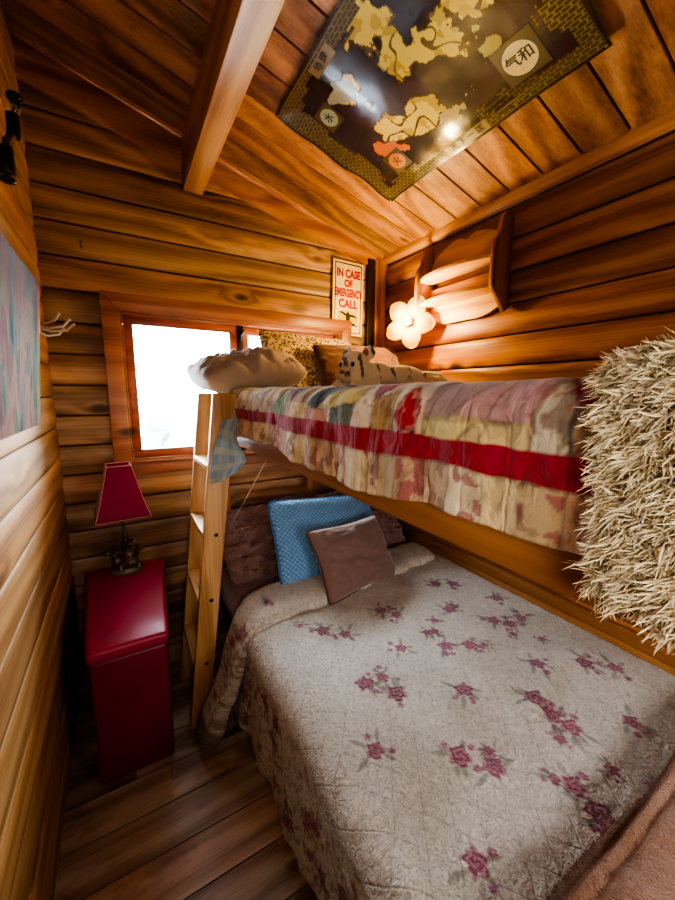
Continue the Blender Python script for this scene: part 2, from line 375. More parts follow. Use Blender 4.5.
def gridmesh(name, P, mat, parent=None, col=None, uv=None, thick=0., smooth=True, origin=None):
    """P: (nu,nv,3) world points -> one mesh, optional vertex colours and uv in metres"""
    nu, nv = P.shape[:2]; V = P.reshape(-1, 3)
    i, j = np.meshgrid(np.arange(nu-1), np.arange(nv-1), indexing='ij'); a = (i*nv+j).ravel()
    F = np.stack([a, a+nv, a+nv+1, a+1], 1)
    b = np.array(base(parent)) if parent else np.array(origin if origin is not None else (V[:, 0].mean(), V[:, 1].mean(), V[:, 2].min()))
    me = bpy.data.meshes.new(name); me.from_pydata((V-b).tolist(), [], F.tolist()); me.update()
    if uv is not None:
        u = me.uv_layers.new(name='UVMap'); idx = np.empty(len(me.loops), dtype=np.int32); me.loops.foreach_get('vertex_index', idx)
        u.data.foreach_set('uv', uv.reshape(-1, 2)[idx].astype(np.float32).ravel())
    if col is not None:
        at = me.color_attributes.new('Col', 'FLOAT_COLOR', 'POINT'); c4 = np.ones((len(V), 4), np.float32); c4[:, :3] = col.reshape(-1, 3)
        at.data.foreach_set('color', c4.ravel())
    o = link(name, me, mat, parent, smooth=smooth)
    if not parent: o.location = b
    if thick:
        md = o.modifiers.new('thickness', 'SOLIDIFY'); md.thickness = thick; md.offset = -1
    return o
def baked(name, mb, mat, parent, voxel=.006, it=4):
    """fuse overlapping volumes into one continuous surface"""
    b = np.array(base(parent)); me = bpy.data.meshes.new(name); me.from_pydata((np.array(mb.v)-b).tolist(), [], mb.f)
    o = bpy.data.objects.new(name, me); COL.objects.link(o)
    r = o.modifiers.new('r', 'REMESH'); r.mode = 'VOXEL'; r.voxel_size = voxel
    s = o.modifiers.new('s', 'SMOOTH'); s.iterations = it; s.factor = .5
    dg = bpy.context.evaluated_depsgraph_get(); nm = bpy.data.meshes.new_from_object(o.evaluated_get(dg))
    bpy.data.objects.remove(o); nm.name = name
    return link(name, nm, mat, parent)
def vnoise(X, Y, seed=0., scale=1., octv=3):
    out = np.zeros(X.shape); fl = out.ravel(); xs = X.ravel()*scale; ys = Y.ravel()*scale
    for k in range(fl.size): fl[k] = mnoise.fractal((xs[k], ys[k], seed), 1., 2., octv)
    return out

# fast value noise on arrays
def fnoise(X, Y, seed, scale, octv=4):
    out = np.zeros(X.shape); amp = 1.; tot = 0
    for o in range(octv):
        r = np.random.default_rng(seed*100+o); T = r.random((64, 64))
        x = X*scale*2**o+r.random()*60; y = Y*scale*2**o+r.random()*60
        xi = np.floor(x).astype(int); yi = np.floor(y).astype(int); fx = x-xi; fy = y-yi
        fx = fx*fx*(3-2*fx); fy = fy*fy*(3-2*fy); q = lambda a, b: T[a % 64, b % 64]
        out += amp*((q(xi, yi)*(1-fx)+q(xi+1, yi)*fx)*(1-fy)+(q(xi, yi+1)*(1-fx)+q(xi+1, yi+1)*fx)*fy); tot += amp; amp *= .5
    return out/tot

# ------------------------------------------------------------------ camera (solved from the photograph's vanishing points)
f_px, yaw, pit, rol = 365.8, .5328, .15564, .005578
EYE = 1.58
d = Vector((math.sin(yaw)*math.cos(pit), math.cos(yaw)*math.cos(pit), -math.sin(pit)))
r0 = Vector((math.cos(yaw), -math.sin(yaw), 0)); u0 = r0.cross(d)
cr, sr = math.cos(rol), math.sin(rol); rv = cr*r0+sr*u0; uv_ = -sr*r0+cr*u0
cam = bpy.data.cameras.new('camera'); co = bpy.data.objects.new('camera', cam); COL.objects.link(co)
co.matrix_world = Matrix(((rv.x, uv_.x, -d.x, 0), (rv.y, uv_.y, -d.y, 0), (rv.z, uv_.z, -d.z, EYE), (0, 0, 0, 1)))
cam.sensor_fit = 'VERTICAL'; cam.sensor_height = 36; cam.lens = f_px/900*36; cam.clip_start = .02
sc.camera = co

# ------------------------------------------------------------------ room shell
YB, XL, XR, YR = 2.40, -.303, 1.82, -.75
SL = .27
def ceil_z(x): return 2.57+SL*(1.8-x)
BULGE = .013
def siding(name, axis, plane, sgn, u0, u1, off, holes=(), ztop=3.4, mat=None, clip=True, z0=-.03, BULGE=BULGE):
    mb = MB()
    def piece(a, b, za, zb):
        zs = []
        k = math.floor((za-off)/.16)
        while off+k*.16 < zb:
            for t in (0, .02, .05, .1, .2, .5, .8, .9, .95, .98):
                z = off+(k+t)*.16
                if za < z < zb: zs.append((z, BULGE*(1-abs(2*t-1)**5)-(.008 if t == 0 else 0)))
            k += 1
        prof = lambda z: BULGE*(1-abs(2*(((z-off)/.16) % 1)-1)**5)-(.008 if abs(((z-off)/.16+.5) % 1-.5) < .012 else 0)
        zs = [(za, prof(za))]+zs+[(zb, prof(zb))]
        vs = []
        for z, dp in zs:
            for u in (a, b):
                vs.append((u, plane+sgn*dp, z) if axis == 'X' else (plane+sgn*dp, u, z))
        mb.addm(vs, [(2*i, 2*i+1, 2*i+3, 2*i+2) for i in range(len(zs)-1)])
    if holes:
        h = holes[0]
        piece(u0, h[0], z0, ztop); piece(h[1], u1, z0, ztop)
        if h[2] > .01: piece(h[0], h[1], z0, h[2])
        piece(h[0], h[1], h[3], ztop)
    else: piece(u0, u1, z0, ztop)
    b = bmesh.new(); vv = [b.verts.new(p) for p in mb.v]
    for f in mb.f: b.faces.new([vv[i] for i in f])
    bmesh.ops.remove_doubles(b, verts=list(b.verts), dist=1e-5)
    if clip:
        bmesh.ops.bisect_plane(b, geom=list(b.verts)+list(b.edges)+list(b.faces), plane_co=(1.8, 0, 2.585), plane_no=(SL, 0, 1), clear_outer=True)
    m2 = MB(); m2.bm(b)
    return obj(name, m2, mat, origin=(0, 0, 0), kind='structure', auto=60)
WX0, WX1, WZ0, WZ1 = .02, 1.42, 1.17, 2.015
siding('wall_back', 'X', YB, -1, XL-.03, XR+.03, .01, [(WX0, WX1, WZ0, WZ1)], mat=M['wall_back'])
siding('wall_left', 'Y', XL, 1, YR-.03, YB+.03, .11, mat=M['wall_left'], BULGE=.007)
siding('wall_right', 'Y', XR, -1, YR-.03, YB+.03, .13, mat=M['wall_right'])
siding('wall_rear', 'X', YR, 1, XL-.03, XR+.03, .05, mat=M['wall_rear'])
dr = struct('door_1', (.1, YR+.03, 0))
mb = MB()
for k in range(5): mb.box((-.24+k*.14, YR+.016, .01), (-.102+k*.14, YR+.045, 2.0), .004)
obj('door_panel', mb, M['trimz'], dr)
obj('door_frame', MB().box((-.285, YR+.012, 0), (-.245, YR+.05, 2.05), .004).box((.465, YR+.012, 0), (.53, YR+.05, 2.05), .004).box((-.285, YR+.012, 2.005), (.53, YR+.05, 2.07), .004), M['trimz'], dr)
obj('door_handle', MB().tube([(.40, YR+.045, 1.0), (.40, YR+.09, 1.0), (.31, YR+.095, 1.0)], .008, 10), M['black'], dr)

# ceiling: sloping planks with v-grooves
mb = MB(); ys = []; y = YR-.05
k = math.floor((y-.11)/.17)
pts = []
while .11+k*.17 < YB+.06:
    for t, dp in ((0, .009), (.035, 0), (.965, 0)):
        pts.append((.11+(k+t)*.17, dp))
    k += 1
vs = []
for yy, dp in pts:
    for xx in (XL-.06, XR+.06): vs.append((xx, yy, ceil_z(xx)+dp))
mb.addm(vs, [(2*i, 2*i+1, 2*i+3, 2*i+2) for i in range(len(pts)-1)])
obj('ceiling', mb, M['ceiling'], origin=(0, 0, 0), kind='structure', auto=10)
# floor planks with narrow gaps
mb = MB(); pts = []; k = math.floor((YR-.1-.06)/.162)
while .06+k*.162 < YB+.1:
    for t, dp in ((0, -.005), (.009, 0), (.991, 0)): pts.append((.06+(k+t)*.162, dp))
    k += 1
vs = []
for yy, dp in pts:
    for xx in (XL-.06, XR+.06): vs.append((xx, yy, dp))
mb.addm(vs, [(2*i, 2*i+1, 2*i+3, 2*i+2) for i in range(len(pts)-1)])
obj('floor', mb, M['floor'], origin=(0, 0, 0), kind='structure', auto=10)
# roof purlin and trim boards
mb = MB().box((.388, YR, 2.695), (.497, YB-.01, 2.93), .008)
o = obj('ceiling_beam', mb, M['beam'], kind='structure')
mb = MB().prism([(XL-.02, ceil_z(XL-.02)-.155), (XR+.02, ceil_z(XR+.02)-.10), (XR+.02, ceil_z(XR+.02)+.01), (XL-.02, ceil_z(XL-.02)+.01)], lambda a, b, t: (a, t, b), YB-.05, YB-.005, .004)
obj('trim_1', mb, M['trimx'], kind='structure')
mb = MB().prism([(1.775, 2.528), (1.80, 2.528), (1.80, 2.60), (1.765, 2.60), (1.765, 2.545)], lambda a, b, t: (a, t, b), YR, YB-.02, .003)
obj('trim_2', mb, M['trimy'], kind='structure')
mb = MB().box((1.705, YB-.06, 1.60), (1.80, YB-.02, 2.565), .006)
obj('trim_3', mb, M['trimz'], kind='structure')
mb = MB().box((1.635, YB-.055, 1.60), (1.70, YB-.03, 2.55), .003)
obj('trim_4', mb, M['dark'], kind='structure')

# window
win = struct('window_1', (.72, YB, 1.17))
def frame(mb, x0, x1, z0, z1, w, ya, yb, bev=.004, wb=None):
    wb = wb or w
    mb.box((x0, ya, z1-w), (x1, yb, z1), bev); mb.box((x0, ya, z0), (x1, yb, z0+wb), bev)
    mb.box((x0, ya, z0+wb-.001), (x0+w, yb, z1-w+.001), bev); mb.box((x1-w, ya, z0+wb-.001), (x1, yb, z1-w+.001), bev)
    return mb
mb = MB()
A, B = (-.055, 1.105), (1.50, 2.098); a, b = (.03, 1.185), (1.415, 2.007)
fy = lambda p, q, t: (p, t, q)
for q in ([A, (B[0], A[1]), (b[0], a[1]), a], [(B[0], A[1]), B, b, (b[0], a[1])], [B, (A[0], B[1]), (a[0], b[1]), b], [(A[0], B[1]), A, a, (a[0], b[1])]):
    mb.prism(q, fy, YB-.052, YB-.015, .004)
obj('window_casing', mb, M['casing'], win)
mb = frame(MB(), .03, 1.415, 1.185, 2.007, .012, YB-.04, YB+.09, .002); obj('window_jamb', mb, M['casing'], win)
obj('window_sill', MB().box((.0, YB-.066, 1.168), (1.445, YB+.06, 1.187), .005), M['casing'], win)
for x0, x1, y0 in ((.042, .668, YB-.005), (.705, 1.403, YB+.03)):
    s_ = obj('window_sash', frame(MB(), x0, x1, 1.198, 1.995, .048, y0, y0+.032, .006), M['sash'], win)
    obj('window_pane', MB().box((x0+.044, y0+.013, 1.242), (x1-.044, y0+.018, 1.951)), M['glass'], s_, smooth=False)
obj('window_mullion', MB().box((.668, YB-.015, 1.198), (.705, YB+.06, 1.995), .004), M['dark'], win)
obj('window_latch', MB().box((.672, YB-.04, 1.90), (.692, YB-.012, 1.965), .004).tube([(.682, YB-.035, 1.90), (.682, YB-.045, 1.93), (.70, YB-.05, 1.96)], .006, 8), M['black'], win)

# outside
obj('ground_outside', MB().box((-40, 3.2, -1.2), (60, 90, -1.0)), M['snow'], kind='structure')
shrubs = [(-1.2, 17, 2.0), (1.2, 19, 2.6), (3.6, 18, 1.9), (6.2, 21, 2.8), (9.5, 20, 2.2)]
mb = MB()
for cx, cy, r in shrubs:
    for k in range(24):
        a = random.random()*6.28; q = random.random()
        mb.ell((cx+math.cos(a)*r*q*.9, cy+math.sin(a)*r*q*.6, -1.+r*1.25*(1-q*.5)*random.random()), (.5, .5, .35), nu=8, nv=6)
o = obj('distant_shrubbery', mb, M['leaf']); o['kind'] = 'stuff'; o['label'] = 'pale hazy shrubs far beyond the window'

# ------------------------------------------------------------------ bunk bed
BX0, BX1, BY0, BY1 = .47, 1.775, -.12, 2.33
bed = thing('bunk_bed', (1.12, 1.2, 0), 'honey pine bunk bed frame along the right log wall', 'bunk bed')
for x in (BX0+.02, BX1-.065):
    for y in (BY0, BY1-.065):
        obj('bed_post', MB().box((x, y, 0), (x+.065, y+.065, 1.56), .006), M['bedz'], bed)
obj('upper_rail', MB().box((BX0, BY0-.02, 1.325), (BX0+.03, BY1, 1.49), .006), M['bedy'], bed)
obj('upper_wall_rail', MB().box((BX1-.0, BY0, 1.30), (BX1+.02, BY1, 1.46), .005), M['bedy'], bed)
obj('upper_platform', MB().box((BX0+.03, BY0+.07, 1.36), (BX1, BY1-.07, 1.378), .002), M['bedx'], bed)
for y in (BY0+.01, BY1-.045):
    obj('upper_end_board', MB().box((BX0+.086, y, 1.34), (BX1-.066, y+.03, 1.52), .005), M['bedx'], bed)
    obj('lower_end_board', MB().box((BX0+.086, y, .18), (BX1-.066, y+.03, .50 if y < 1 else .62), .005), M['bedx'], bed)
obj('lower_rail', MB().box((BX0-.005, BY0+.04, .21), (BX0+.02, BY1-.03, .36), .006), M['bedy'], bed)
obj('lower_platform', MB().box((BX0+.086, BY0+.06, .27), (BX1-.05, BY1-.06, .288), .002), M['bedx'], bed)
obj('wall_ledge', MB().box((1.765, BY0, .54), (1.79, BY1, .60), .006).box((1.745, BY0, .40), (1.77, BY1, .545), .006), M['bedy'], bed)
obj('support_post', MB().box((1.085, 2.24, 0), (1.145, 2.285, 1.36), .005), M['bedz'], bed)
mb = MB().box((BX0+.035, BY0+.10, 1.378), (BX1-.06, BY1-.08, 1.562), .05, 4)
tag(obj('upper_mattress', mb, M['white']), 'thin pale mattress under the patchwork quilt on the upper bunk', 'mattress')
mb = MB().box((BX0-.02, BY0+.08, .288), (1.74, BY1-.075, .488), .05, 4)
tag(obj('lower_mattress', mb, M['brownsheet']), 'mattress in a dark brown sheet on the lower bunk', 'mattress')

# ladder
lad = thing('bunk_ladder', (.28, 1.83, 0), 'pale pine ladder leaning on the upper bunk beside the window', 'ladder')
def rail(y0, y1):
    return MB().prism([(.172, 0), (.258, 0), (.445, 1.575), (.347, 1.575)], lambda a, b, t: (a, t, b), y0, y1, .004)
tz = (.33, .64, .95, 1.255)
for y0 in (1.64, 1.985):
    rl = obj('side_rail', rail(y0, y0+.034), M['ladder'], lad)
    if y0 < 1.7:
        for z in tz:
            obj('screw_plug', MB().lathe([(.001, 0), (.009, 0), (.009, .003), (.007, .005), (.001, .005)], (0, 0, 0), 12), M['dark'], rl)
            pl = rl.children[-1]; me = pl.data
            for v in me.vertices:
                c = v.co + base(rl); v.co = Vector((c.x, -c.z, c.y)) + Vector((.222+z*.114, 1.641, z-.012)) - base(rl)
for z in tz:
    x = .172+z*.111
    obj('tread', MB().box((x-.004, 1.674, z-.024), (x+.098, 1.985, z), .004), M['tread'], lad)

# ------------------------------------------------------------------ floral quilt on the lower bunk
def quilt_profile(n, x_in, x_edge, ztop, r, drop, flare):
    """arc-length samples of a cross-section: flat top, rounded edge, hanging side -> x, z, s, outward normal"""
    L1 = x_in-(x_edge+r); L2 = r*math.pi/2; L = L1+L2+drop
    s = np.linspace(0, L, n); x = np.empty(n); z = np.empty(n); nx = np.zeros(n); nz = np.zeros(n)
    for i, q in enumerate(s):
        if q < L1: x[i], z[i], nx[i], nz[i] = x_in-q, ztop, 0, 1
        elif q < L1+L2:
            a = (q-L1)/r; x[i] = x_edge+r-r*math.sin(a); z[i] = ztop-r+r*math.cos(a); nx[i], nz[i] = -math.sin(a), math.cos(a)
        else:
            t = (q-L1-L2); x[i] = x_edge-flare*(t/drop)**1.2; z[i] = ztop-r-t; nx[i], nz[i] = -1, .0
    return x, z, s, nx, nz, L1+L2
def srgb(c): return np.array(lin(*c)[:3])
def blend(C, m, col): C[:] = C*(1-m[..., None])+np.array(col)*m[..., None]
def paint_rose(C, X, Y, cx, cy, r, col, seed):
    D = np.hypot(X-cx, Y-cy); sel = D < r*1.5
    if not sel.any(): return
    a = np.arctan2(Y-cy, X-cx); rr = r*(1+.16*np.sin(5*a+seed)+.1*np.sin(9*a+2*seed))
    t = D/rr; m = np.clip((1-t)*6, 0, 1)
    sw = .5+.5*np.sin(t*13+a*2+seed); dk = np.array(col)*.55; lt = np.array(col)*.45+np.array(srgb((240, 190, 205)))*.55
    cc = dk+(lt-dk)*sw[..., None]
    mm = (m*.92)[..., None]; C[:] = C*(1-mm)+cc*mm
def paint_leaf(C, X, Y, cx, cy, ang, L, w, col):
    dx, dy = X-cx, Y-cy; u = dx*math.cos(ang)+dy*math.sin(ang); v = -dx*math.sin(ang)+dy*math.cos(ang)
    t = u/L; m = ((t > 0) & (t < 1)).astype(float)*np.clip((w*np.sin(np.clip(t, 0, 1)*math.pi)-np.abs(v))/(w*.4), 0, 1)
    blend(C, m*.5, col)
PINKS = [srgb((176, 48, 96)), srgb((196, 84, 124)), srgb((150, 36, 78)), srgb((206, 120, 150))]
LEAFC = [srgb((118, 116, 96)), srgb((140, 132, 118)), srgb((96, 100, 84))]
def cluster(C, X, Y, pts, rnd, leaves=5, sc_=1.):
    cx = sum(p[0] for p in pts)/len(pts); cy = sum(p[1] for p in pts)/len(pts)
    sel = (np.hypot(X-cx, Y-cy) < .34*sc_)
    iy = np.where(sel.any(1))[0]; ix = np.where(sel.any(0))[0]
    if len(iy) == 0: return
    s_ = np.s_[iy[0]:iy[-1]+1, ix[0]:ix[-1]+1]; c, x, y = C[s_], X[s_], Y[s_]
    for p in pts:
        for _ in range(leaves):
            a = rnd.random()*6.28; paint_leaf(c, x, y, p[0]+math.cos(a)*.02*sc_, p[1]+math.sin(a)*.02*sc_, a+rnd.uniform(-.4, .4), rnd.uniform(.035, .075)*sc_, .010*sc_, rnd.choice(LEAFC))
    for i, p in enumerate(pts):
        paint_rose(c, x, y, p[0], p[1], rnd.uniform(.026, .036)*sc_, PINKS[rnd.randrange(3)], rnd.random()*6)
        for _ in range(2):
            a = rnd.random()*6.28; paint_rose(c, x, y, p[0]+math.cos(a)*.05*sc_, p[1]+math.sin(a)*.05*sc_, .012*sc_, PINKS[3], rnd.random()*6)

QY0, QY1 = .11, 1.66
nx_, ny_ = 380, 320
px_, pz_, ps_, pnx, pnz, smax = quilt_profile(nx_, 1.738, .425, .502, .06, .325, .05)
yy = np.linspace(QY0, QY1, ny_)
Sg, Yg = np.meshgrid(ps_, yy, indexing='ij')
X0 = np.repeat(px_[:, None], ny_, 1); Z0 = np.repeat(pz_[:, None], ny_, 1); NX = np.repeat(pnx[:, None], ny_, 1); NZ = np.repeat(pnz[:, None], ny_, 1)
hang = np.clip((Sg-smax)/.32, 0, 1)
disp = (fnoise(Sg, Yg, 3, 3., 3)-.5)*.022*np.clip((Sg)/.06, 0, 1) + (fnoise(Sg, Yg, 5, 22., 2)-.5)*.006
disp += .018*np.exp(-((Yg-.70-.12*(Sg-.5))/.045)**2)*np.exp(-((Sg-.5)/.35)**2)
disp += .020*np.exp(-((Yg-.62+.2*(Sg-.5))/.04)**2)*np.exp(-((Sg-.55)/.18)**2)
disp += hang*(.009*np.sin(Yg*17+2*np.sin(Yg*5))+.004*np.sin(Yg*53+1.)-.012)+np.where(Sg < smax, .004, .004)
edge = np.clip((Yg-1.2)/.4, 0, 1)*hang; 
Pq = np.stack([X0+NX*disp-edge*.015+hang*np.clip((1.0-Yg)/.6, 0, 1)*.03, Yg, Z0+NZ*disp+hang*.012*np.sin(Yg*6+1)], -1)
Cq = np.ones(Sg.shape+(3,))*srgb((240, 232, 222))
blend(Cq, np.clip((fnoise(Sg, Yg, 9, 4., 3)-.5)*1.4, 0, .35), srgb((206, 190, 172)))
rnd = random.Random(4)
Xp = 1.738-Sg     # unrolled across-bed coordinate
groups = [[(.705, 1.32), (.785, 1.258)], [(1.03, 1.32), (1.071, 1.246)], [(1.454, 1.368), (1.536, 1.32)], [(1.325, 1.149)], [(1.11, .97), (1.197, .92)], [(.944, 1.066)],
          [(1.443, .988), (1.49, .932), (1.579, .94)], [(.701, .98), (.775, .974), (.774, .886)], [(.99, .77)], [(1.334, .709)], [(1.171, .622), (1.168, .561), (1.175, .5)],
          [(1.507, .621), (1.58, .546)], [(1.366, .409)], [(.786, .613), (.847, .543)], [(.977, .331), (.992, .396)], [(1.16, .25)], [(.62, .42)], [(1.62, 1.1)], [(.58, .75)]]
for gp in groups: cluster(Cq, Xp, Yg, gp, rnd)
xe = 1.738-smax
for k in range(14): cluster(Cq, Xp, Yg, [(rnd.uniform(.5, 1.7), rnd.uniform(.2, 1.5))], rnd, 6, .62)
for k in range(46):    # busy flowered border on the hanging side
    yq = rnd.uniform(QY0, QY1-.05); xq = xe-rnd.uniform(.01, .31)
    cluster(Cq, Xp, Yg, [(xq, yq)], rnd, 5, rnd.uniform(.5, .95))
speck = (fnoise(Sg, Yg, 21, 60., 2) > .63)*np.clip((Sg-smax+.03)/.05, 0, 1)
blend(Cq, speck*.45, srgb((146, 112, 104)))
fq = thing('floral_quilt', (1.0, .9, .50), 'white quilted bedspread with pink rose clusters covering the lower bunk', 'quilt')
gridmesh('quilt_sheet', Pq, M['floral'], fq, Cq, np.stack([Sg, Yg], -1), thick=.016)
# turned-down top of the quilt, its end hanging over the bed side
ns, nw = 200, 40
path = [(1.69, .512), (1.3, .514), (.9, .516), (.60, .518), (.475, .51), (.425, .475), (.40, .41), (.375, .32), (.335, .22), (.285, .12), (.255, .055), (.245, .03)]
path = np.array(path); seg = np.r_[0, np.cumsum(np.hypot(*np.diff(path, axis=0).T))]
sp = np.linspace(0, seg[-1], ns)
bx = np.interp(sp, seg, path[:, 0]); bz = np.interp(sp, seg, path[:, 1])
kern = np.ones(9)/9
for _ in range(2):
    bx = np.convolve(np.pad(bx, 4, 'edge'), kern, 'valid'); bz = np.convolve(np.pad(bz, 4, 'edge'), kern, 'valid')
tx, tz_ = np.gradient(bx), np.gradient(bz); ln = np.hypot(tx, tz_); nxx, nzz = tz_/ln, -tx/ln
fr = sp/sp[-1]
ylo = np.interp(sp, [0, .9, 1.25, 1.45, 1.8], [1.60, 1.50, 1.46, 1.455, 1.44])
yhi = np.interp(sp, [0, .9, 1.15, 1.3, 1.5, 1.8], [1.83, 1.80, 1.77, 1.68, 1.625, 1.61])
w = np.linspace(0, 2*math.pi, nw)
Pb = np.zeros((ns, nw, 3)); UVb = np.zeros((ns, nw, 2)); Cb = np.ones((ns, nw, 3))*srgb((242, 234, 224))
for i in range(ns):
    th = .046+.012*math.sin(sp[i]*9)*.5+.02*np.clip((sp[i]-1.5)/.3, 0, 1)
    c_ = (ylo[i]+yhi[i])/2; h_ = (yhi[i]-ylo[i])/2
    yy_ = c_+h_*np.sign(np.cos(w))*np.abs(np.cos(w))**.55
    hh = th*np.sign(np.sin(w))*np.abs(np.sin(w))**.7
    hh = np.where(hh < 0, hh*.4, hh)+.010
    wob = .008*math.sin(sp[i]*23)+.006*math.sin(sp[i]*41+2)
    Pb[i, :, 0] = bx[i]+nxx[i]*hh; Pb[i, :, 1] = yy_+wob*np.cos(w); Pb[i, :, 2] = bz[i]+nzz[i]*hh
    UVb[i, :, 0] = sp[i]; UVb[i, :, 1] = yy_
SB, WB = UVb[..., 0], UVb[..., 1]
rb = random.Random(9)
for gp in ([(1.14, 1.6)], [(1.28, 1.52), (1.33, 1.56)], [(1.42, 1.55)], [(1.56, 1.52)], [(.3, 1.7)]): cluster(Cb, SB, WB, gp, rb, 5, .8)
bp = np.clip((SB-1.2)/.1, 0, 1)*(fnoise(SB, WB, 22, 60., 2) > .6); blend(Cb, bp*.5, srgb((150, 110, 104)))
blend(Cb, np.clip((SB-1.66)/.02, 0, 1), srgb((150, 138, 138)))
for i in (0, ns-1):     # close the ends
    Pb[i] = Pb[i].mean(0)*.85+Pb[i]*.15
o = gridmesh('turned_down_fold', Pb, M['floral'], fq, Cb, UVb)

# ------------------------------------------------------------------ patchwork quilt on the upper bunk
UY0, UY1 = .0, 1.80
nx_, ny_ = 330, 440
ux, uz, us, unx, unz, umax = quilt_profile(nx_, 1.72, .458, 1.583, .045, .155, .004)
yy = np.linspace(UY0, UY1, ny_); Sg, Yg = np.meshgrid(us, yy, indexing='ij')
R_ = lambda a: np.repeat(a[:, None], ny_, 1)
X0, Z0, NX, NZ = R_(ux), R_(uz), R_(unx), R_(unz)
hang = np.clip((Sg-umax+.06)/.2, 0, 1)
disp = (fnoise(Sg, Yg, 31, 4., 3)-.5)*.02 + hang*(.003*np.sin(Yg*70+3*np.sin(Yg*9))+.004*np.sin(Yg*37+1)) + (fnoise(Sg, Yg, 33, 26., 2)-.5)*.008
hemw = np.clip((Sg-umax-.02)/.12, 0, 1)*(.014*np.sin(Yg*5.5+.6)+.006*np.sin(Yg*17))
Pu = np.stack([X0+NX*(disp+.004), Yg, Z0+NZ*(disp+.004)+hemw], -1)
# drawing: patches given as (pixel polygon) positions seen on the hanging side, converted to (y,z) on that side
def side(px, py):
    v = d+(px-337.5)/f_px*rv-(py-450)/f_px*uv_; v = v*(.452/v.x); return v.y, v.z+EYE
def inpoly(Y, Z, poly):
    m = np.zeros(Y.shape, bool); n = len(poly); j = n-1
    for i in range(n):
        yi, zi = poly[i]; yj, zj = poly[j]
        if zi != zj:
            m ^= ((zi > Z) != (zj > Z)) & (Y < (yj-yi)*(Z-zi)/(zj-zi)+yi)
        j = i
    return m
Zt = 1.583-(Sg-(1.72-.458-.045))*0.93     # unrolled height along the hanging side
Cu = np.ones(Sg.shape+(3,))
strip = [(214, 196, 150), (196, 170, 130), (222, 206, 168), (180, 152, 116), (206, 184, 150), (190, 176, 128), (170, 140, 116), (218, 200, 172)]
wdt = .115; sid = np.floor((Yg+.35*(Zt-1.5))/wdt).astype(int); tid = np.floor((Sg)/.16).astype(int)
pal = np.array([srgb(c) for c in strip]); Cu[:] = pal[(sid*3+tid*5) % len(strip)]
# flat top: a scatter of patch colours
topm = Sg < umax-.08
tcol = np.array([srgb(c) for c in [(200, 176, 130), (150, 40, 44), (170, 150, 140), (120, 130, 110), (214, 196, 150), (160, 120, 120), (196, 172, 110), (110, 120, 130)]])
rp = np.random.default_rng(3).integers(0, 8, (40, 40))
Cu[topm] = tcol[rp[(np.floor(Sg/.14).astype(int) % 40), (np.floor(Yg/.14).astype(int) % 40)]][topm]
polys = [((150, 18, 34), [(551, 391), (602, 378), (602, 428), (579, 432), (554, 400)]),
         ((196, 184, 158), [(551, 400), (579, 433), (574, 485), (529, 480)]),
         ((182, 140, 136), [(498, 392), (550, 396), (536, 440), (455, 429)]),
         ((164, 132, 124), [(430, 386), (498, 392), (455, 429), (424, 429)]),
         ((206, 182, 132), [(478, 437), (535, 440), (527, 482), (448, 465)]),
         ((212, 194, 132), [(424, 429), (478, 435), (448, 465), (424, 462)]),
         ((170, 24, 30), [(410, 399), (422, 421), (415.5, 439), (403, 440), (397, 426)]),
         ((66, 40, 44), [(403, 440), (415.5, 439), (417, 450), (401, 448)]),
         ((160, 28, 44), [(364, 388), (400, 386), (375, 415)]),
         ((60, 70, 70), [(321, 396), (346, 391), (320, 416), (311, 414)]),
         ((112, 116, 104), [(334, 417), (357, 414), (353, 441), (330, 441)]),
         ((206, 160, 140), [(309, 415.6), (331, 417), (328, 441), (306, 441)]),
         ((116, 150, 106), [(278, 408), (287, 400), (285, 440), (277, 440)]),
         ((120, 30, 44), [(286, 398), (306, 394), (293, 409)]),
         ((214, 190, 110), [(342, 400), (363, 396), (360, 414), (331, 416)]),
         ((110, 36, 76), [(256, 418), (262, 414), (264, 434), (257, 434)]),
         ((176, 140, 82), [(376, 412), (398, 405), (396, 449), (372, 446)]),
         ((190, 172, 150), [(254, 404), (268, 398), (262, 412), (252, 420)]),
         ((150, 120, 130), [(241, 416), (248, 410), (246, 432), (240, 431)])]
for colr, pp in polys:
    yz = [side(*p) for p in pp]; m = inpoly(Yg, Zt, yz)
    Cu[m] = srgb(colr)
    pr = fnoise(Sg, Yg, int(pp[0][0]) % 50+60, 70., 2)
    if colr in ((170, 24, 30), (206, 160, 140), (196, 184, 158), (66, 40, 44)):
        mm = m & (pr > .56); Cu[mm] = Cu[mm]*.35+srgb((220, 150, 140) if colr != (196, 184, 158) else (120, 96, 84))*.65
# small calico prints in the pale patches
pr = fnoise(Sg, Yg, 77, 90., 2); pm = (pr > .64) & (((sid+tid) % 3) == 0); Cu[pm] = Cu[pm]*.5+srgb((150, 70, 70))*.5
band = (Zt < 1.488) & (Zt > 1.448); Cu[band] = srgb((158, 12, 40))
low = Zt <= 1.448
lid = np.floor(Yg/.062+.6*np.sin(Yg*3)).astype(int)
lp = np.array([srgb(c) for c in [(214, 190, 146), (196, 160, 132), (222, 206, 172), (186, 160, 120), (206, 176, 150)]])
Cu[low] = lp[(lid*7 % 5)][low]
fl = (fnoise(Sg, Yg, 88, 45., 2) > .585) & low & (lid % 2 == 0); Cu[fl] = Cu[fl]*.35+srgb((150, 56, 76))*.65
fl = (fnoise(Sg, Yg, 89, 40., 2) > .62) & low & (lid % 3 == 1); Cu[fl] = Cu[fl]*.5+srgb((120, 96, 76))*.5
headb = Yg > 1.715-.3*np.clip(1.55-Zt, 0, .1); mm = headb & ~band; Cu[mm] = srgb((176, 166, 146))
headb = Yg > 1.755; Cu[headb] = srgb((146, 158, 162))
q_ = np.round(Cu*997).sum(-1); em = np.zeros(q_.shape, bool)
pid = np.zeros(q_.shape, int)
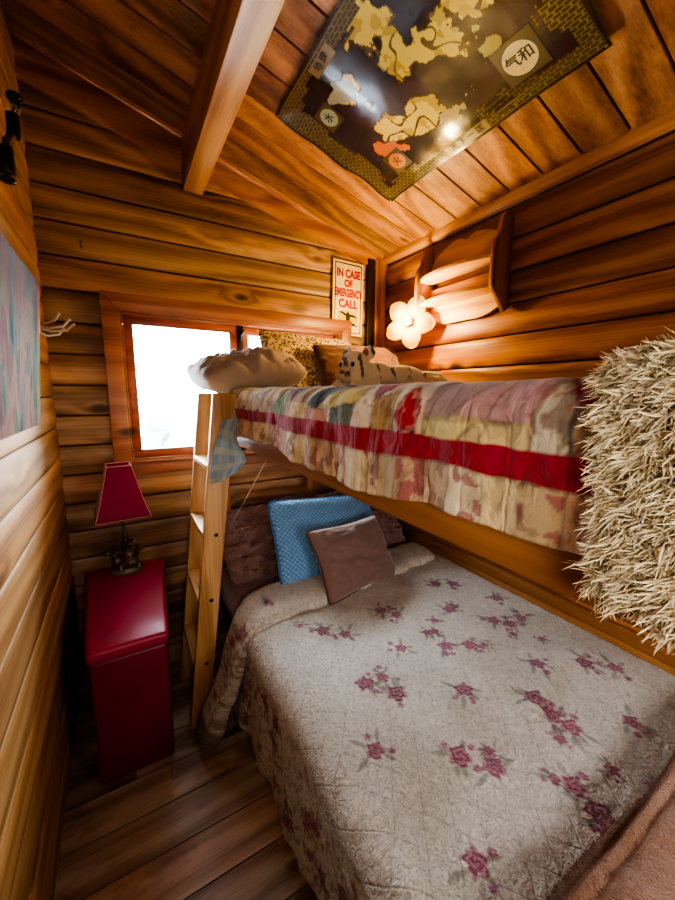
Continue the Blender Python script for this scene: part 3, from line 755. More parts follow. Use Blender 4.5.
for n_, (colr, pp) in enumerate(polys): pid[inpoly(Yg, Zt, [side(*p) for p in pp])] = n_+1
pid = pid*100+np.where(low, 50+(lid % 40), np.where(band, 99, (sid % 45)))
em[1:] |= pid[1:] != pid[:-1]; em[:, 1:] |= pid[:, 1:] != pid[:, :-1]
Cu[em & ~band] *= .68
pq = thing('patchwork_quilt', (1.0, .9, 1.58), 'patchwork quilt with a crimson band hanging over the upper bunk rail', 'quilt')
gridmesh('quilt_sheet', Pu, M['patch'], pq, Cu, np.stack([Yg, Sg], -1), thick=.012)
# plaid corner of the quilt hanging in front of the ladder
def ray_at_y(px, py, y):
    v = d+(px-337.5)/f_px*rv-(py-450)/f_px*uv_; v = v*(y/v.y); return np.array((v.x, v.y, v.z+EYE))
rowsL = [(262, 391, 1.74), (240, 398, 1.70), (226, 412, 1.655), (219, 430, 1.63), (213, 452, 1.615), (210, 472, 1.61), (212, 485, 1.61)]
rowsR = [(292, 391, 1.72), (262, 402, 1.69), (244, 420, 1.655), (236, 440, 1.625), (246, 456, 1.59), (246, 462, 1.585), (234, 474, 1.60)]
t0 = np.linspace(0, 1, len(rowsL)); tt = np.linspace(0, 1, 60); ww = np.linspace(0, 1, 30)
Lp = np.array([ray_at_y(*q) for q in rowsL]); Rp = np.array([ray_at_y(*q) for q in rowsR])
def smooth_path(A):
    o_ = np.stack([np.interp(tt, t0, A[:, k]) for k in range(3)], 1)
    for _ in range(6): o_[1:-1] = (o_[:-2]+o_[1:-1]*2+o_[2:])/4
    return o_
Lp, Rp = smooth_path(Lp), smooth_path(Rp)
Pc = Lp[:, None, :]*(1-ww[None, :, None])+Rp[:, None, :]*ww[None, :, None]
TT, WW = np.meshgrid(tt, ww, indexing='ij')
Pc[..., 1] += -.012*np.sin(WW*math.pi)-.010*np.sin(WW*9+TT*4)*np.clip(TT*2-.4, 0, 1)
Pc[..., 2] += .012*np.sin(WW*math.pi)*(1-TT)
gridmesh('backing_corner', Pc, M['plaid'], pq, None, np.stack([WW*.16, TT*.45], -1), thick=.008)['label'] = 'blue grey plaid corner of the quilt'

# ------------------------------------------------------------------ sheepskin
shp = thing('sheepskin_throw', (.55, .05, 1.33), 'shaggy cream sheepskin draped over the near end of the upper bunk', 'throw')
path = np.array([(1.05, 1.605), (.80, 1.612), (.60, 1.625), (.50, 1.628), (.448, 1.612), (.430, 1.56), (.425, 1.48), (.425, 1.41), (.43, 1.36)])
seg = np.r_[0, np.cumsum(np.hypot(*np.diff(path, axis=0).T))]; ns, nw = 60, 24
sp = np.linspace(0, seg[-1], ns); bx = np.interp(sp, seg, path[:, 0]); bz = np.interp(sp, seg, path[:, 1])
for _ in range(3): bx[1:-1] = (bx[:-2]+bx[1:-1]*2+bx[2:])/4; bz[1:-1] = (bz[:-2]+bz[1:-1]*2+bz[2:])/4
tx, tz_ = np.gradient(bx), np.gradient(bz); ln = np.hypot(tx, tz_); nX, nZ = tz_/ln, -tx/ln
yw = np.linspace(-.22, .185, nw); Ps = np.zeros((ns, nw, 3))
for i in range(ns):
    lift = .034*(1-np.abs((yw+.03)/.23).clip(0, 1)**2.2)-.016
    Ps[i, :, 0] = bx[i]+nX[i]*lift; Ps[i, :, 1] = yw+.012*math.sin(sp[i]*14); Ps[i, :, 2] = bz[i]+nZ[i]*lift
gridmesh('hide', Ps, M['woolbase'], shp, thick=-.012)
tv, tf, tcl = [], [], []
rw = np.random.default_rng(12)
for _ in range(12000):
    i = int(rw.uniform(.22, 1.)*(ns-1)); y = rw.uniform(-.22, .19)
    yc = float(np.clip((y+.03)/.23, -1, 1)); lift = .034*(1-abs(yc)**2.2)-.016
    nrm = np.array((nX[i], 0, nZ[i])); tng = np.array((tx[i]/ln[i], 0, tz_[i]/ln[i])); nrm = nrm+np.array((0, .75*yc*abs(yc), 0)); nrm /= np.linalg.norm(nrm)
    p0_ = np.array((bx[i], y+.012*math.sin(sp[i]*14), bz[i]))+np.array((nX[i], 0, nZ[i]))*lift
    c1, c2 = mnoise.noise((y*38, sp[i]*38, 1.)), mnoise.noise((y*38, sp[i]*38, 7.))
    dirn = tng*(.55+1.1*c1+rw.normal()*.3)+np.array((0, 1, 0))*(1.2*c2+.35*yc+rw.normal()*.3); dirn /= np.linalg.norm(dirn)
    L = rw.uniform(.011, .019); lift_ = rw.uniform(.35, .75); curl = rw.normal(size=3)*.6; sh = rw.uniform(.78, 1.)
    tip = p0_+nrm*L*lift_+dirn*L*.8+curl*L*.4+np.array((0, 0, -.2*L))
    for k in range(7):
        p = p0_+rw.normal(size=3)*.005; tp = tip+rw.normal(size=3)*.0055; mid_ = (p+tp)/2+nrm*L*.28+rw.normal(size=3)*.0012
        sd_ = np.cross(tp-p, nrm+rw.normal(size=3)*.5); sd_ /= np.linalg.norm(sd_); wd = rw.uniform(.0005, .0010); b0 = len(tv)
        for q, wq in ((0, .7), (.3, 1.), (.6, .95), (.85, .6)):
            c_ = p*(1-q)**2+mid_*2*q*(1-q)+tp*q*q
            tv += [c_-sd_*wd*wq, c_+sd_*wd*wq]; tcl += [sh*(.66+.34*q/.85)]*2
        tv.append(tp); tcl.append(sh)
        tf += [(b0+2*m, b0+2*m+1, b0+2*m+3, b0+2*m+2) for m in range(3)]+[(b0+6, b0+7, b0+8)]
b_ = np.array(base(shp)); me = bpy.data.meshes.new('fleece'); me.from_pydata((np.array(tv)-b_).tolist(), [], tf)
at = me.color_attributes.new('Col', 'FLOAT_COLOR', 'POINT'); c4 = np.ones((len(tv), 4), np.float32); c4[:, :3] = np.array(tcl)[:, None]; at.data.foreach_set('color', c4.ravel())
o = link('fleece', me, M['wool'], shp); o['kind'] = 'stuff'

# ------------------------------------------------------------------ pillows
def pillow(w, h, t, n=44, pinch=.06, wr=.0, seed=0, sq=.55, sag=0., rd=.05):
    u = np.linspace(-1, 1, n); U, V = np.meshgrid(u, u, indexing='ij')
    e = (1-np.abs(U)**2.6).clip(0)**sq*(1-np.abs(V)**2.6).clip(0)**sq
    x = w/2*U*(1-pinch*(1-V**2)*np.abs(U)**3*.9)*(1-rd*V**6); y = h/2*V*(1-pinch*(1-U**2)*np.abs(V)**3*.9)*(1-rd*U**6)
    nz1 = (fnoise(U, V, seed+200, 2.2, 4)-.5); nz2 = (fnoise(U, V, seed+300, 2.2, 4)-.5)
    rid = (np.abs(fnoise(U*1.0+V*.5, V*.7-U*.2, seed+400, 5., 3)-.5)*2)+.6*(np.abs(fnoise(U*.5+V*.2, V*1.5, seed+500, 6., 2)-.5)*2)
    zt = t/2*e+wr*e**.5*(nz1*1.2-rid*.8); zb = -t/2*e+wr*e*nz2
    y = y-sag*e*.3
    return U, V, x, y, zt, zb
def put_pillow(name, c, ax, ay, w, h, t, mat, parent=None, pipe=None, **kw):
    ax = Vector(ax).normalized(); az = ax.cross(Vector(ay)).normalized(); ay = az.cross(ax)
    U, V, x, y, zt, zb = pillow(w, h, t, **kw); n = U.shape[0]
    A_, B_, C_ = [np.array(q) for q in (ax, ay, az)]; c = np.array(c)
    T = c+x[..., None]*A_+y[..., None]*B_+zt[..., None]*C_; Bm = c+x[..., None]*A_+y[..., None]*B_+zb[..., None]*C_
    idx = np.arange(n*n).reshape(n, n); idb = idx.copy()+n*n
    rim = np.zeros((n, n), bool); rim[0] = rim[-1] = True; rim[:, 0] = rim[:, -1] = True
    idb[rim] = idx[rim]
    V_ = np.concatenate([T.reshape(-1, 3), Bm.reshape(-1, 3)]); F = []
    for i in range(n-1):
        for j in range(n-1):
            F.append((idx[i, j], idx[i+1, j], idx[i+1, j+1], idx[i, j+1])); F.append((idb[i, j], idb[i, j+1], idb[i+1, j+1], idb[i+1, j]))
    used = np.unique(np.array(F)); mp = -np.ones(len(V_), int); mp[used] = np.arange(len(used))
    b_ = np.array(base(parent)) if parent else c
    me = bpy.data.meshes.new(name); me.from_pydata((V_[used]-b_).tolist(), [], [tuple(int(mp[k]) for k in f) for f in F]); me.update()
    UVv = np.concatenate([np.stack([x, y], -1).reshape(-1, 2), np.stack([x, y], -1).reshape(-1, 2)])[used]
    ul = me.uv_layers.new(name='UVMap'); li = np.empty(len(me.loops), np.int32); me.loops.foreach_get('vertex_index', li); ul.data.foreach_set('uv', UVv[li].astype(np.float32).ravel())
    o = link(name, me, mat, parent)
    if not parent: o.location = c
    rimp = np.concatenate([T[:, 0], T[-1, 1:], T[-2::-1, -1], T[0, -2:0:-1]])
    if pipe:
        obj(pipe[0], MB().tube(rimp[::2], pipe[2], 8, closed=True), pipe[1], parent if parent else o)
    return o
# upper bunk
tag(put_pillow('bed_pillow', (.60, 1.99, 1.69), (1, .08, .07), (-.1, 1, .1), .55, .46, .24, M['greypillow'], wr=.07, seed=1, sq=.42, rd=.06, pinch=.0),
    'grey beige bed pillow at the head of the upper bunk nearest the window', 'pillow')
tag(put_pillow('bed_pillow', (1.10, 2.205, 1.765), (1, .03, -.03), (-.12, .42, 1), .70, .42, .15, M['leopard'], wr=.03, seed=2, sq=.4),
    'leopard print pillow propped against the window on the upper bunk', 'pillow')
tag(put_pillow('bed_pillow', (1.39, 2.05, 1.735), (1, .0, .02), (-.05, .45, 1), .68, .34, .14, M['brownupper'], wr=.025, seed=3, sq=.4),
    'plain brown pillow behind the white toy tiger on the upper bunk', 'pillow')
# lower bunk
tag(put_pillow('bed_pillow', (.80, 2.09, .69), (1, .04, .06), (0, .75, .7), .74, .50, .22, M['brownsheet'], wr=.15, seed=4, sq=.35, rd=.12, n=84),
    'crumpled dark brown pillow at the head of the lower bunk beside the ladder', 'pillow')
tag(put_pillow('bed_pillow', (1.40, 2.06, .69), (1, -.1, -.03), (0, .7, .72), .62, .48, .22, M['brownsheet'], wr=.12, seed=5, sq=.4, n=84),
    'dark brown pillow behind the blue and taupe cushions on the lower bunk', 'pillow')
bl = put_pillow('quilted_pillow', (1.03, 1.835, .725), (1, .02, -.08), (-.03, .55, .82), .73, .50, .13, M['blue'], wr=.02, seed=6, sq=.4, pinch=.05, pipe=('piping', M['bluepipe'], .0065))
tag(bl, 'sky blue quilted pillow leaning on the brown pillow of the lower bunk', 'pillow')
cu = put_pillow('throw_cushion', (1.082, 1.635, .672), (.565, .1, -.02), (-.12, .2, .325), .55, .40, .15, M['taupe'], wr=.02, seed=7, sq=.45, pinch=.12, pipe=('piping', M['piping'], .005))
tag(cu, 'taupe piped cushion resting in front of the blue quilted pillow', 'cushion')
# peach fleece at the foot of the lower bunk
fb = thing('fleece_blanket', (1.14, .15, .51), 'folded peach fleece blanket across the foot of the lower bunk', 'blanket')
tv2, tf2 = [], []
for ylo_, yhi_, zlo_, th_ in ((.01, .292, .512, .020), (.0, .268, .552, .026)):
    ns, nw = 90, 56; xx = np.linspace(.55, 1.72, ns); w = np.linspace(0, 2*math.pi, nw); Pp = np.zeros((ns, nw, 3))
    for i, x in enumerate(xx):
        hy = (yhi_-ylo_)/2; cyy = (ylo_+yhi_)/2+.010*math.sin(x*8+zlo_*40)
        e_ = min(1, ((i+.3)/5)**.5, ((ns-1-i+.3)/5)**.5); sw_ = np.sin(w)
        Pp[i, :, 0] = x; Pp[i, :, 1] = cyy+hy*e_*np.sign(np.cos(w))*np.abs(np.cos(w))**.35
        rib = .010*np.exp(-((Pp[i, :, 1]-(yhi_-.012))/.010)**2)-.007*np.exp(-((Pp[i, :, 1]-(yhi_-.034))/.008)**2)
        Pp[i, :, 2] = zlo_+th_+(th_*e_)*np.sign(sw_)*np.abs(sw_)**.6+np.where(sw_ > 0, rib, 0)
    Pp[..., 2] += (fnoise(Pp[..., 0], Pp[..., 1], 41, 14., 3)-.5)*.022*(np.sin(w) > 0)
    gridmesh('blanket_fold', Pp, M['peach'], fb)
    for _ in range(14000):
        i = int(rw.integers(4, ns-1)); j = int(rw.integers(0, nw//2)); f1, f2 = rw.random(2)
        p = Pp[i, j]*(1-f1)*(1-f2)+Pp[min(i+1, ns-1), j]*f1*(1-f2)+Pp[i, j+1]*(1-f1)*f2+Pp[min(i+1, ns-1), j+1]*f1*f2
        nr = np.array((0, np.cos(w[j]), np.sin(w[j])))
        dr_ = nr+rw.normal(size=3)*.7; dr_ /= np.linalg.norm(dr_); L = rw.uniform(.004, .009); sd_ = np.cross(dr_, rw.normal(size=3)); sd_ /= np.linalg.norm(sd_)
        k = len(tv2); tv2 += [p-sd_*.0007, p+sd_*.0007, p+dr_*L+rw.normal(size=3)*.001]; tf2.append((k, k+1, k+2))
me = bpy.data.meshes.new('pile'); me.from_pydata((np.array(tv2)-np.array(base(fb))).tolist(), [], tf2); o = link('pile', me, M['peach'], fb); o['kind'] = 'stuff'

# ------------------------------------------------------------------ toy tiger
tg = thing('toy_tiger', (1.18, 1.53, 1.592), 'white striped plush tiger lying on the patchwork quilt', 'soft toy')
bd = Vector((.865, -.5, 0)); sd = Vector((.5, .865, 0)); hc = Vector((1.045, 1.60, 1.705)); fd = Vector((-.93, -.36, -.08)).normalized(); fs = Vector((.36, -.93, 0)).normalized()
Rb = Matrix((bd, sd, Vector((0, 0, 1)))).transposed(); Rf = Matrix((fd, fs, fd.cross(fs))).transposed()
zq = 1.588
mb = MB()
mb.ell(hc, (.082, .088, .088), Rf); mb.ell(hc+fd*.065+Vector((0, 0, -.03)), (.045, .055, .040), Rf)
mb.ell(hc+fd*.03+fs*.055+Vector((0, 0, -.035)), (.045, .035, .045), Rf); mb.ell(hc+fd*.03-fs*.055+Vector((0, 0, -.035)), (.045, .035, .045), Rf)
b0 = hc+bd*.115+Vector((0, 0, -.036))
mb.ell(b0, (.10, .08, .068), Rb); mb.ell(b0+bd*.12+Vector((0, 0, -.012)), (.12, .085, .064), Rb); mb.ell(b0+bd*.24+Vector((0, 0, -.026)), (.11, .08, .05), Rb)
mb.ell(b0+bd*.27+sd*-.06+Vector((0, 0, -.045)), (.085, .045, .042), Rb); mb.ell(b0+bd*.27+sd*.06+Vector((0, 0, -.045)), (.085, .045, .042), Rb)
for s_ in (-1, 1):
    p0 = b0+sd*s_*.055+Vector((0, 0, -.055)); p1 = Vector((hc.x, hc.y, zq+.03))+fd*.045+fs*(-s_)*.055; p1.z = zq+.028
    mb.tube([p0, (p0+p1)/2, p1], [.042, .034, .03], 12); mb.ell(p1+fd*.02, (.045, .034, .026), Rf)
    q0 = b0+bd*.27+sd*s_*.07; q0.z = zq+.03; q1 = b0+bd*.17+sd*s_*.10; q1.z = zq+.022
    mb.tube([q0, q1], [.036, .026], 12); mb.ell(q1-bd*.02, (.04, .026, .022), Rb)
for s_ in (-1, 1):
    e_ = hc-fd*.03+fs*s_*.068+Vector((0, 0, .074)); mb.ell(e_, (.018, .034, .036), Rf)
baked('body', mb, M['tiger'], tg, .005, 5)
tl = b0+bd*.33; obj('tail', MB().tube([tl+Vector((0, 0, -.03)), tl+bd*.05+Vector((0, 0, -.045)), tl+bd*.10+sd*.03+Vector((0, 0, -.06)), tl+bd*.13+sd*.07+Vector((0, 0, -.065))], [.018, .016, .014, .010], 10), M['tiger'], tg)
for s_ in (-1, 1):
    obj('eye', MB().ell(hc+fd*.072+fs*s_*.036+Vector((0, 0, .018)), (.008, .011, .012), Rf), M['tigerdark'], tg)
    obj('inner_ear', MB().ell(hc-fd*.002+fs*s_*.062+Vector((0, 0, .074)), (.005, .018, .02), Rf), M['tigernose'], tg)
obj('nose', MB().ell(hc+fd*.108+Vector((0, 0, -.018)), (.010, .016, .010), Rf), M['tigernose'], tg)

# ------------------------------------------------------------------ flower lamp
fl_ = thing('flower_lamp', (1.78, 2.06, 2.07), 'glowing amber flower shaped wall lamp beside the wooden shelf', 'wall lamp')
LC = Vector((1.652, 1.895, 2.034)); fl_.location = (1.78, 1.96, 2.03)
ln_ = Vector((-.87, -.5, .0)).normalized(); lt_ = Vector((.5, -.87, 0)).normalized(); lu_ = Vector((0, 0, 1))
obj('wall_mount', MB().lathe([(.001, 1.755), (.045, 1.758), (.05, 1.77), (.05, 1.80), (.001, 1.80)], (0, 1.97, 2.034), 24, 'X').tube([(1.76, 1.97, 2.034), (1.72, 1.95, 2.034), LC-ln_*.01], .012, 10), M['creamink'], fl_)
for k in range(5):
    a = math.radians(-8+72*k); ca, sa = math.cos(a), math.sin(a); NU, NV = 22, 17
    P3 = np.zeros((NU, NV, 3))
    for i in range(NU):
        t = i/(NU-1); wid = .068*(math.sin(math.pi*min(1, .07+t*.93))**.55) if t < 1 else 0.
        for j in range(NV):
            q = (j/(NV-1)*2-1)*wid; rr = .022+.150*t
            dep = .030*math.sin(math.pi*min(1, t*1.1))*(1-(q/.075)**2)-.018+.02*t
            P3[i, j] = LC+lt_*(ca*rr-sa*q)+lu_*(sa*rr+ca*q)+ln_*dep
    gridmesh('petal', P3, M['petal'], fl_, thick=.003)
obj('bulb', MB().ell(LC+ln_*.04, (.024, .024, .024)), M['bulb'], fl_)
obj('lamp_holder', MB().tube([LC-ln_*.01, LC+ln_*.022], .02, 18), M['creamink'], fl_)

# ------------------------------------------------------------------ wall shelf
sh = thing('wall_shelf', (1.79, 1.56, 2.0), 'small scalloped wooden shelf hanging on the right log wall', 'shelf')
XW = 1.794
def sidep(y0, y1):   # outline in (depth from wall, z)
    pts = [(0, 2.02)]
    pts += [(.03, 2.0), (.055, 2.03), (.095, 2.075), (.125, 2.10), (.14, 2.13), (.14, 2.30), (.125, 2.345), (.105, 2.365), (.095, 2.40), (.085, 2.45), (.06, 2.485), (.025, 2.49), (0, 2.475)]
    return MB().prism(pts, lambda a, b, t: (XW-a, t, b), y0, y1, .003)
obj('side_panel', sidep(1.285, 1.307), M['shelfshade'], sh); obj('side_panel', sidep(1.838, 1.86), M['shelfshade'], sh)
def boardyz(pts, x0, x1): return MB().prism(pts, lambda a, b, t: (t, a, b), x0, x1, .003)
top = [(1.838, 2.285), (1.838, 2.38)]+[(1.838-.53*t, 2.38+.10*math.sin(math.pi*min(1, t*1.0))**.7*(1-.28*math.exp(-((t-.5)/.07)**2))) for t in np.linspace(.04, .96, 22)]+[(1.307, 2.40), (1.307, 2.285)]
obj('back_board', boardyz(top, XW-.018, XW), M['shelf'], sh)
mid = [(1.838, 2.14), (1.838, 2.23), (1.307, 2.23), (1.307, 2.14)]
obj('back_board', boardyz(mid, XW-.018, XW), M['shelf'], sh)
bot = [(1.838, 2.12), (1.307, 2.12), (1.307, 2.055)]+[(1.307+.53*t, 2.055-.062*math.sin(math.pi*t)**1.2-.012*math.sin(3*math.pi*t)) for t in np.linspace(.05, .95, 20)]+[(1.838, 2.055)]
obj('back_board', boardyz(bot, XW-.018, XW), M['shelf'], sh)
for z, dp in ((2.262, .165), (2.118, .150)):
    pts = [(1.838, 0), (1.838, .09)]+[(1.838-.53*t, .09+(dp-.09)*math.sin(math.pi*t)**.6) for t in np.linspace(.03, .97, 24)]+[(1.307, .09), (1.307, 0)]
    obj('shelf_board', MB().prism(pts, lambda a, b, t: (XW-.018-b, a, t), z, z+.02, .003), M['shelf'], sh)
obj('screw', MB().ell((XW-.021, 1.82, 2.178), (.004, .007, .007)), M['chrome'], sh)

# ------------------------------------------------------------------ text helper
def text_mesh(name, body, size, origin, ax, ay, mat, parent, off=.0008, align='CENTER', sx=1., bold=0.):
    cu_ = bpy.data.curves.new(name, 'FONT'); cu_.body = body; cu_.size = size; cu_.align_x = align; cu_.align_y = 'CENTER'; cu_.offset = bold
    o = bpy.data.objects.new(name, cu_); COL.objects.link(o)
    me = bpy.data.meshes.new_from_object(o.evaluated_get(bpy.context.evaluated_depsgraph_get())); bpy.data.objects.remove(o)
    ax, ay = Vector(ax).normalized(), Vector(ay).normalized(); nn_ = ax.cross(ay)
    b_ = base(parent)
    for v in me.vertices: v.co = Vector(origin)+ax*v.co.x*sx+ay*v.co.y+nn_*off-b_
    return link(name, me, mat, parent, smooth=False)
# sign
sg = thing('wall_sign', (1.48, YB-.03, 2.0), 'cream emergency call sign in red letters beside the window', 'sign')
tilt = math.radians(-1.0); sc_c = Vector((1.475, YB-.034, 2.25)); sax = Vector((math.cos(tilt), 0, math.sin(tilt))); say = Vector((-math.sin(tilt), 0, math.cos(tilt)))
def on_sign(a, b, t): return sc_c+sax*a+say*b+Vector((0, t, 0))
def srect(a0, a1, b0, b1, t0, t1, bev=0.): return MB().prism([(a0, b0), (a1, b0), (a1, b1), (a0, b1)], on_sign, t0, t1, bev)
obj('sign_board', srect(-.128, .128, -.255, .255, -.004, .004, .002), M['signpaper'], sg)
mb = MB()
for q in ((-.112, .112, .232, .238), (-.112, .112, -.238, -.232), (-.112, -.106, -.232, .232), (.106, .112, -.232, .232)): mb.v += srect(*q, -.0052, -.004).v; mb.f += [tuple(i+8*(len(mb.v)//8-1) for i in f) for f in srect(*q, -.0052, -.004).f]
obj('border_line', mb, M['signblack'], sg, smooth=False)
for s_, (body, z, size, sx) in enumerate((('IN CASE', .168, .074, .74), ('OF', .102, .066, .82), ('EMERGENCY', .036, .074, .545), ('CALL', -.038, .078, .86))):
    text_mesh('lettering', body, size, on_sign(0, z, -.0045), sax, say, M['signred'], sg, .0006, sx=sx, bold=.0034)
mb = MB(); n = 28
mb.prism([(.085*math.cos(2*math.pi*k/n), -.135+.055*math.sin(2*math.pi*k/n)) for k in range(n)], on_sign, -.0050, -.004)
obj('yellow_patch', mb, M['signyellow'], sg, smooth=False)
mb = MB().prism([(-.085, -.098), (-.05, -.09), (-.015, -.105), (.0, -.085), (.015, -.105), (.05, -.108), (.085, -.125), (.05, -.125), (.02, -.122), (.014, -.165), (.05, -.168), (.092, -.19), (.05, -.184), (0, -.182), (-.03, -.185), (-.016, -.165), (-.016, -.122), (-.05, -.105)], on_sign, -.0056, -.0051)
obj('silhouette', mb, M['signblack'], sg, smooth=False)
text_mesh('small_print', '- - - - - -', .02, on_sign(.07, -.246, -.0045), sax, say, M['signblack'], sg) if False else None

# ------------------------------------------------------------------ ceiling map poster
pos = thing('map_poster', (1.06, 1.24, 2.77), 'glossy dark map poster with yellow land pinned to the sloping ceiling', 'poster')
WS, HS = 1.085, .715          # along -y, along -x (slope length)
cs_ = 1/math.sqrt(1+SL*SL); pr_ = Vector((0, -1, 0)); pu_ = Vector((-cs_, 0, cs_*SL)); pn_ = pr_.cross(pu_)   # faces down into the room
p0 = Vector((1.408, 1.79, ceil_z(1.408)))+pn_*.014
def pos_at(s_, r_, off=0.):
    curl = .022*max(0, 1-s_/.10)**1.5*(.4+.6*math.sin(r_*11+1.)**2)+.006*max(0, 1-r_/.05)+.012*max(0, (s_-.85)/.23)**2*math.sin(r_*6)**2
    return p0+pr_*s_+pu_*r_+pn_*(curl+.004*math.sin(s_*13+r_*5)+.003*math.sin(r_*17)+off)
ns, nr = 330, 220
sv = np.linspace(0, WS, ns); rv_ = np.linspace(0, HS, nr); SS, RR = np.meshgrid(sv, rv_, indexing='ij')
Pm = np.array([[pos_at(a_, b_) for b_ in rv_] for a_ in sv])
Cm = np.ones(SS.shape+(3,))*srgb((34, 30, 44))
blend(Cm, np.clip((fnoise(SS, RR, 51, 3., 3)-.4)*1.4, 0, 1)*.6, srgb((54, 38, 58)))
land = fnoise(SS, RR, 58, 7., 5)-.13*((SS-.60)/.27)**2-.13*((RR-.44)/.20)**2
m = (land > .36); ed = (land > .34) & ~m
blend(Cm, m*1., srgb((216, 200, 104))); blend(Cm, (m & (fnoise(SS, RR, 59, 22., 3) > .57))*.55, srgb((150, 126, 50)))
riv = np.abs(fnoise(SS, RR, 61, 6., 3)-.5); blend(Cm, ((riv < .012) & m)*.9, srgb((52, 44, 36))); blend(Cm, ed*.8, srgb((90, 76, 40)))
for cx, cy_, a_, b_, colr, sd_ in ((.30, .50, .10, .13, (150, 160, 150), 71), (.28, .22, .12, .10, (196, 110, 60), 72), (.62, .16, .14, .06, (166, 160, 112), 73), (.80, .36, .10, .18, (166, 166, 96), 74), (.45, .13, .08, .06, (210, 196, 140), 75)):
    l2 = fnoise(SS, RR, sd_, 12., 4)-.3*((SS-cx)/a_)**2-.3*((RR-cy_)/b_)**2; blend(Cm, (l2 > .5)*1., srgb(colr))
bw = np.minimum(np.minimum(SS, WS-SS), np.minimum(RR, HS-RR))
stepn = (np.floor(fnoise(np.floor(SS/.02)*.02, np.floor(RR/.02)*.02, 81, 9., 2)*6)/6-.4)*.13
bor = bw < (.075+stepn)
blend(Cm, bor*1., srgb((70, 62, 34)))
bx_ = np.abs(((SS/.028+np.floor(RR/.014)*.5) % 1)-.5) > .42; by_ = np.abs(((RR/.014) % 1)-.5) > .38
blend(Cm, (bor & (bx_ | by_))*.75, srgb((122, 110, 66))); blend(Cm, (bw < .012)*1., srgb((48, 44, 30)))
gridmesh('map_sheet', Pm, M['poster'], pos, Cm, np.stack([SS, RR], -1))
def disc(s0, r0_, r, off, n=36, m=5):
    vs = [pos_at(s0, r0_, off)]+[pos_at(s0+r*q/m*math.cos(2*math.pi*k/n), r0_+r*q/m*math.sin(2*math.pi*k/n), off) for q in range(1, m+1) for k in range(n)]
    fs = [(0, 1+k, 1+(k+1) % n) for k in range(n)]+[(1+q*n+k, 1+(q+1)*n+k, 1+(q+1)*n+(k+1) % n, 1+q*n+(k+1) % n) for q in range(m-1) for k in range(n)]
    return MB().addm(vs, fs)
def sqr(s0, r0_, hs, hr, off, n=10):
    g_ = np.linspace(-1, 1, n+1)
    return MB().addm([pos_at(s0+hs*a_, r0_+hr*b_, off) for a_ in g_ for b_ in g_], [(i*(n+1)+j, (i+1)*(n+1)+j, (i+1)*(n+1)+j+1, i*(n+1)+j+1) for i in range(n) for j in range(n)])
TXT = []
for nm, s0, r0_, rr, mt_, tx_ in (('seal', .868, .157, .058, 'creamink', '气和'), ('seal', .222, .155, .042, 'orangeink', '火'), ('seal', .17, .52, .042, 'blueink', '水')):
    obj('seal_panel', sqr(s0, r0_, rr*1.28, rr*1.28, .0012), M['oliveink'], pos, smooth=False)
    obj('seal', disc(s0, r0_, rr, .002), M[mt_], pos, smooth=False)
    TXT.append((tx_, rr*(.86 if len(tx_) > 1 else 1.1), s0, r0_, .003, .0008))
for s0, r0_, tx_ in ((.55, .036, '天 下 一 匡'), (.36, HS-.05, '地 理')):
    obj('text_panel', sqr(s0, r0_, .105 if len(tx_) > 4 else .07, .024, .0013), M['tanink'], pos, smooth=False)
    TXT.append((tx_, .036, s0, r0_, .0026, .0006))
for s0, r0_ in ((.012, .012), (.012, HS-.012), (WS-.012, .012), (WS-.012, HS-.012)):
    obj('push_pin', MB().ell(pos_at(s0, r0_, .003), (.006, .006, .004), nu=10, nv=8), M['chrome'], pos)

def sheet_text(body, size, s0, r0_, off, bold=0.):
    o = text_mesh('lettering', body, size, (0, 0, 0), (1, 0, 0), (0, 1, 0), M['ink'], pos, bold=bold); b_ = base(pos)
    for v in o.data.vertices:
        q = v.co+b_; v.co = pos_at(s0+q.x, r0_+q.y, off)-b_
for a_ in TXT: sheet_text(*a_)
# ------------------------------------------------------------------ red storage ottoman and table lamp
ot = thing('storage_ottoman', (-.03, 1.93, 0), 'tall narrow red leather storage ottoman standing beside the left wall', 'ottoman')
def taper(y, e=0.):
    t = (y-1.54)/.78; return (-.178-.055*t-e, .092+.055*t+e)
def tapbox(z0, z1, y0, y1, e, bev, seg=3, crown=0.):
    b = bmesh.new(); bmesh.ops.create_cube(b, size=1)
    for v in b.verts:
        y = y0 if v.co.y < 0 else y1; xa, xb = taper(y, e); v.co = Vector((xa if v.co.x < 0 else xb, y, z0 if v.co.z < 0 else z1))
    bmesh.ops.bevel(b, geom=list(b.edges), offset=bev, segments=seg, profile=.5, affect='EDGES')
    if crown:
        bmesh.ops.subdivide_edges(b, edges=[e_ for e_ in b.edges if e_.calc_length() > .2], cuts=8, use_grid_fill=True)
        for v in b.verts:
            if v.co.z > (z0+z1)/2:
                xa, xb = taper(v.co.y, e); u = (v.co.x-(xa+xb)/2)/((xb-xa)/2); w_ = (v.co.y-(y0+y1)/2)/((y1-y0)/2)
                v.co.z += crown*max(0, 1-u*u)*max(0, 1-w_**4)
    return MB().bm(b)
g = G('window lit red leather lid'); f = g.noise(g.co(), 260, 3.); w_ = g.noise(g.co(), 6, 3.)
M['lid'] = g.out(g.mix(w_, lin(150, 18, 58), lin(184, 38, 82)), g.mt('MULTIPLY_ADD', w_, .12, .36), g.bump(f, .12, .002), spec=.75)  # lid leather lightened to stand for window light on the top
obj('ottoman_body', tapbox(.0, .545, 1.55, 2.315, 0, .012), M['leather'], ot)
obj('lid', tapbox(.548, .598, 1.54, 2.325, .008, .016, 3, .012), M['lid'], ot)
mb = MB()
xa, xb = taper(1.54, .008)
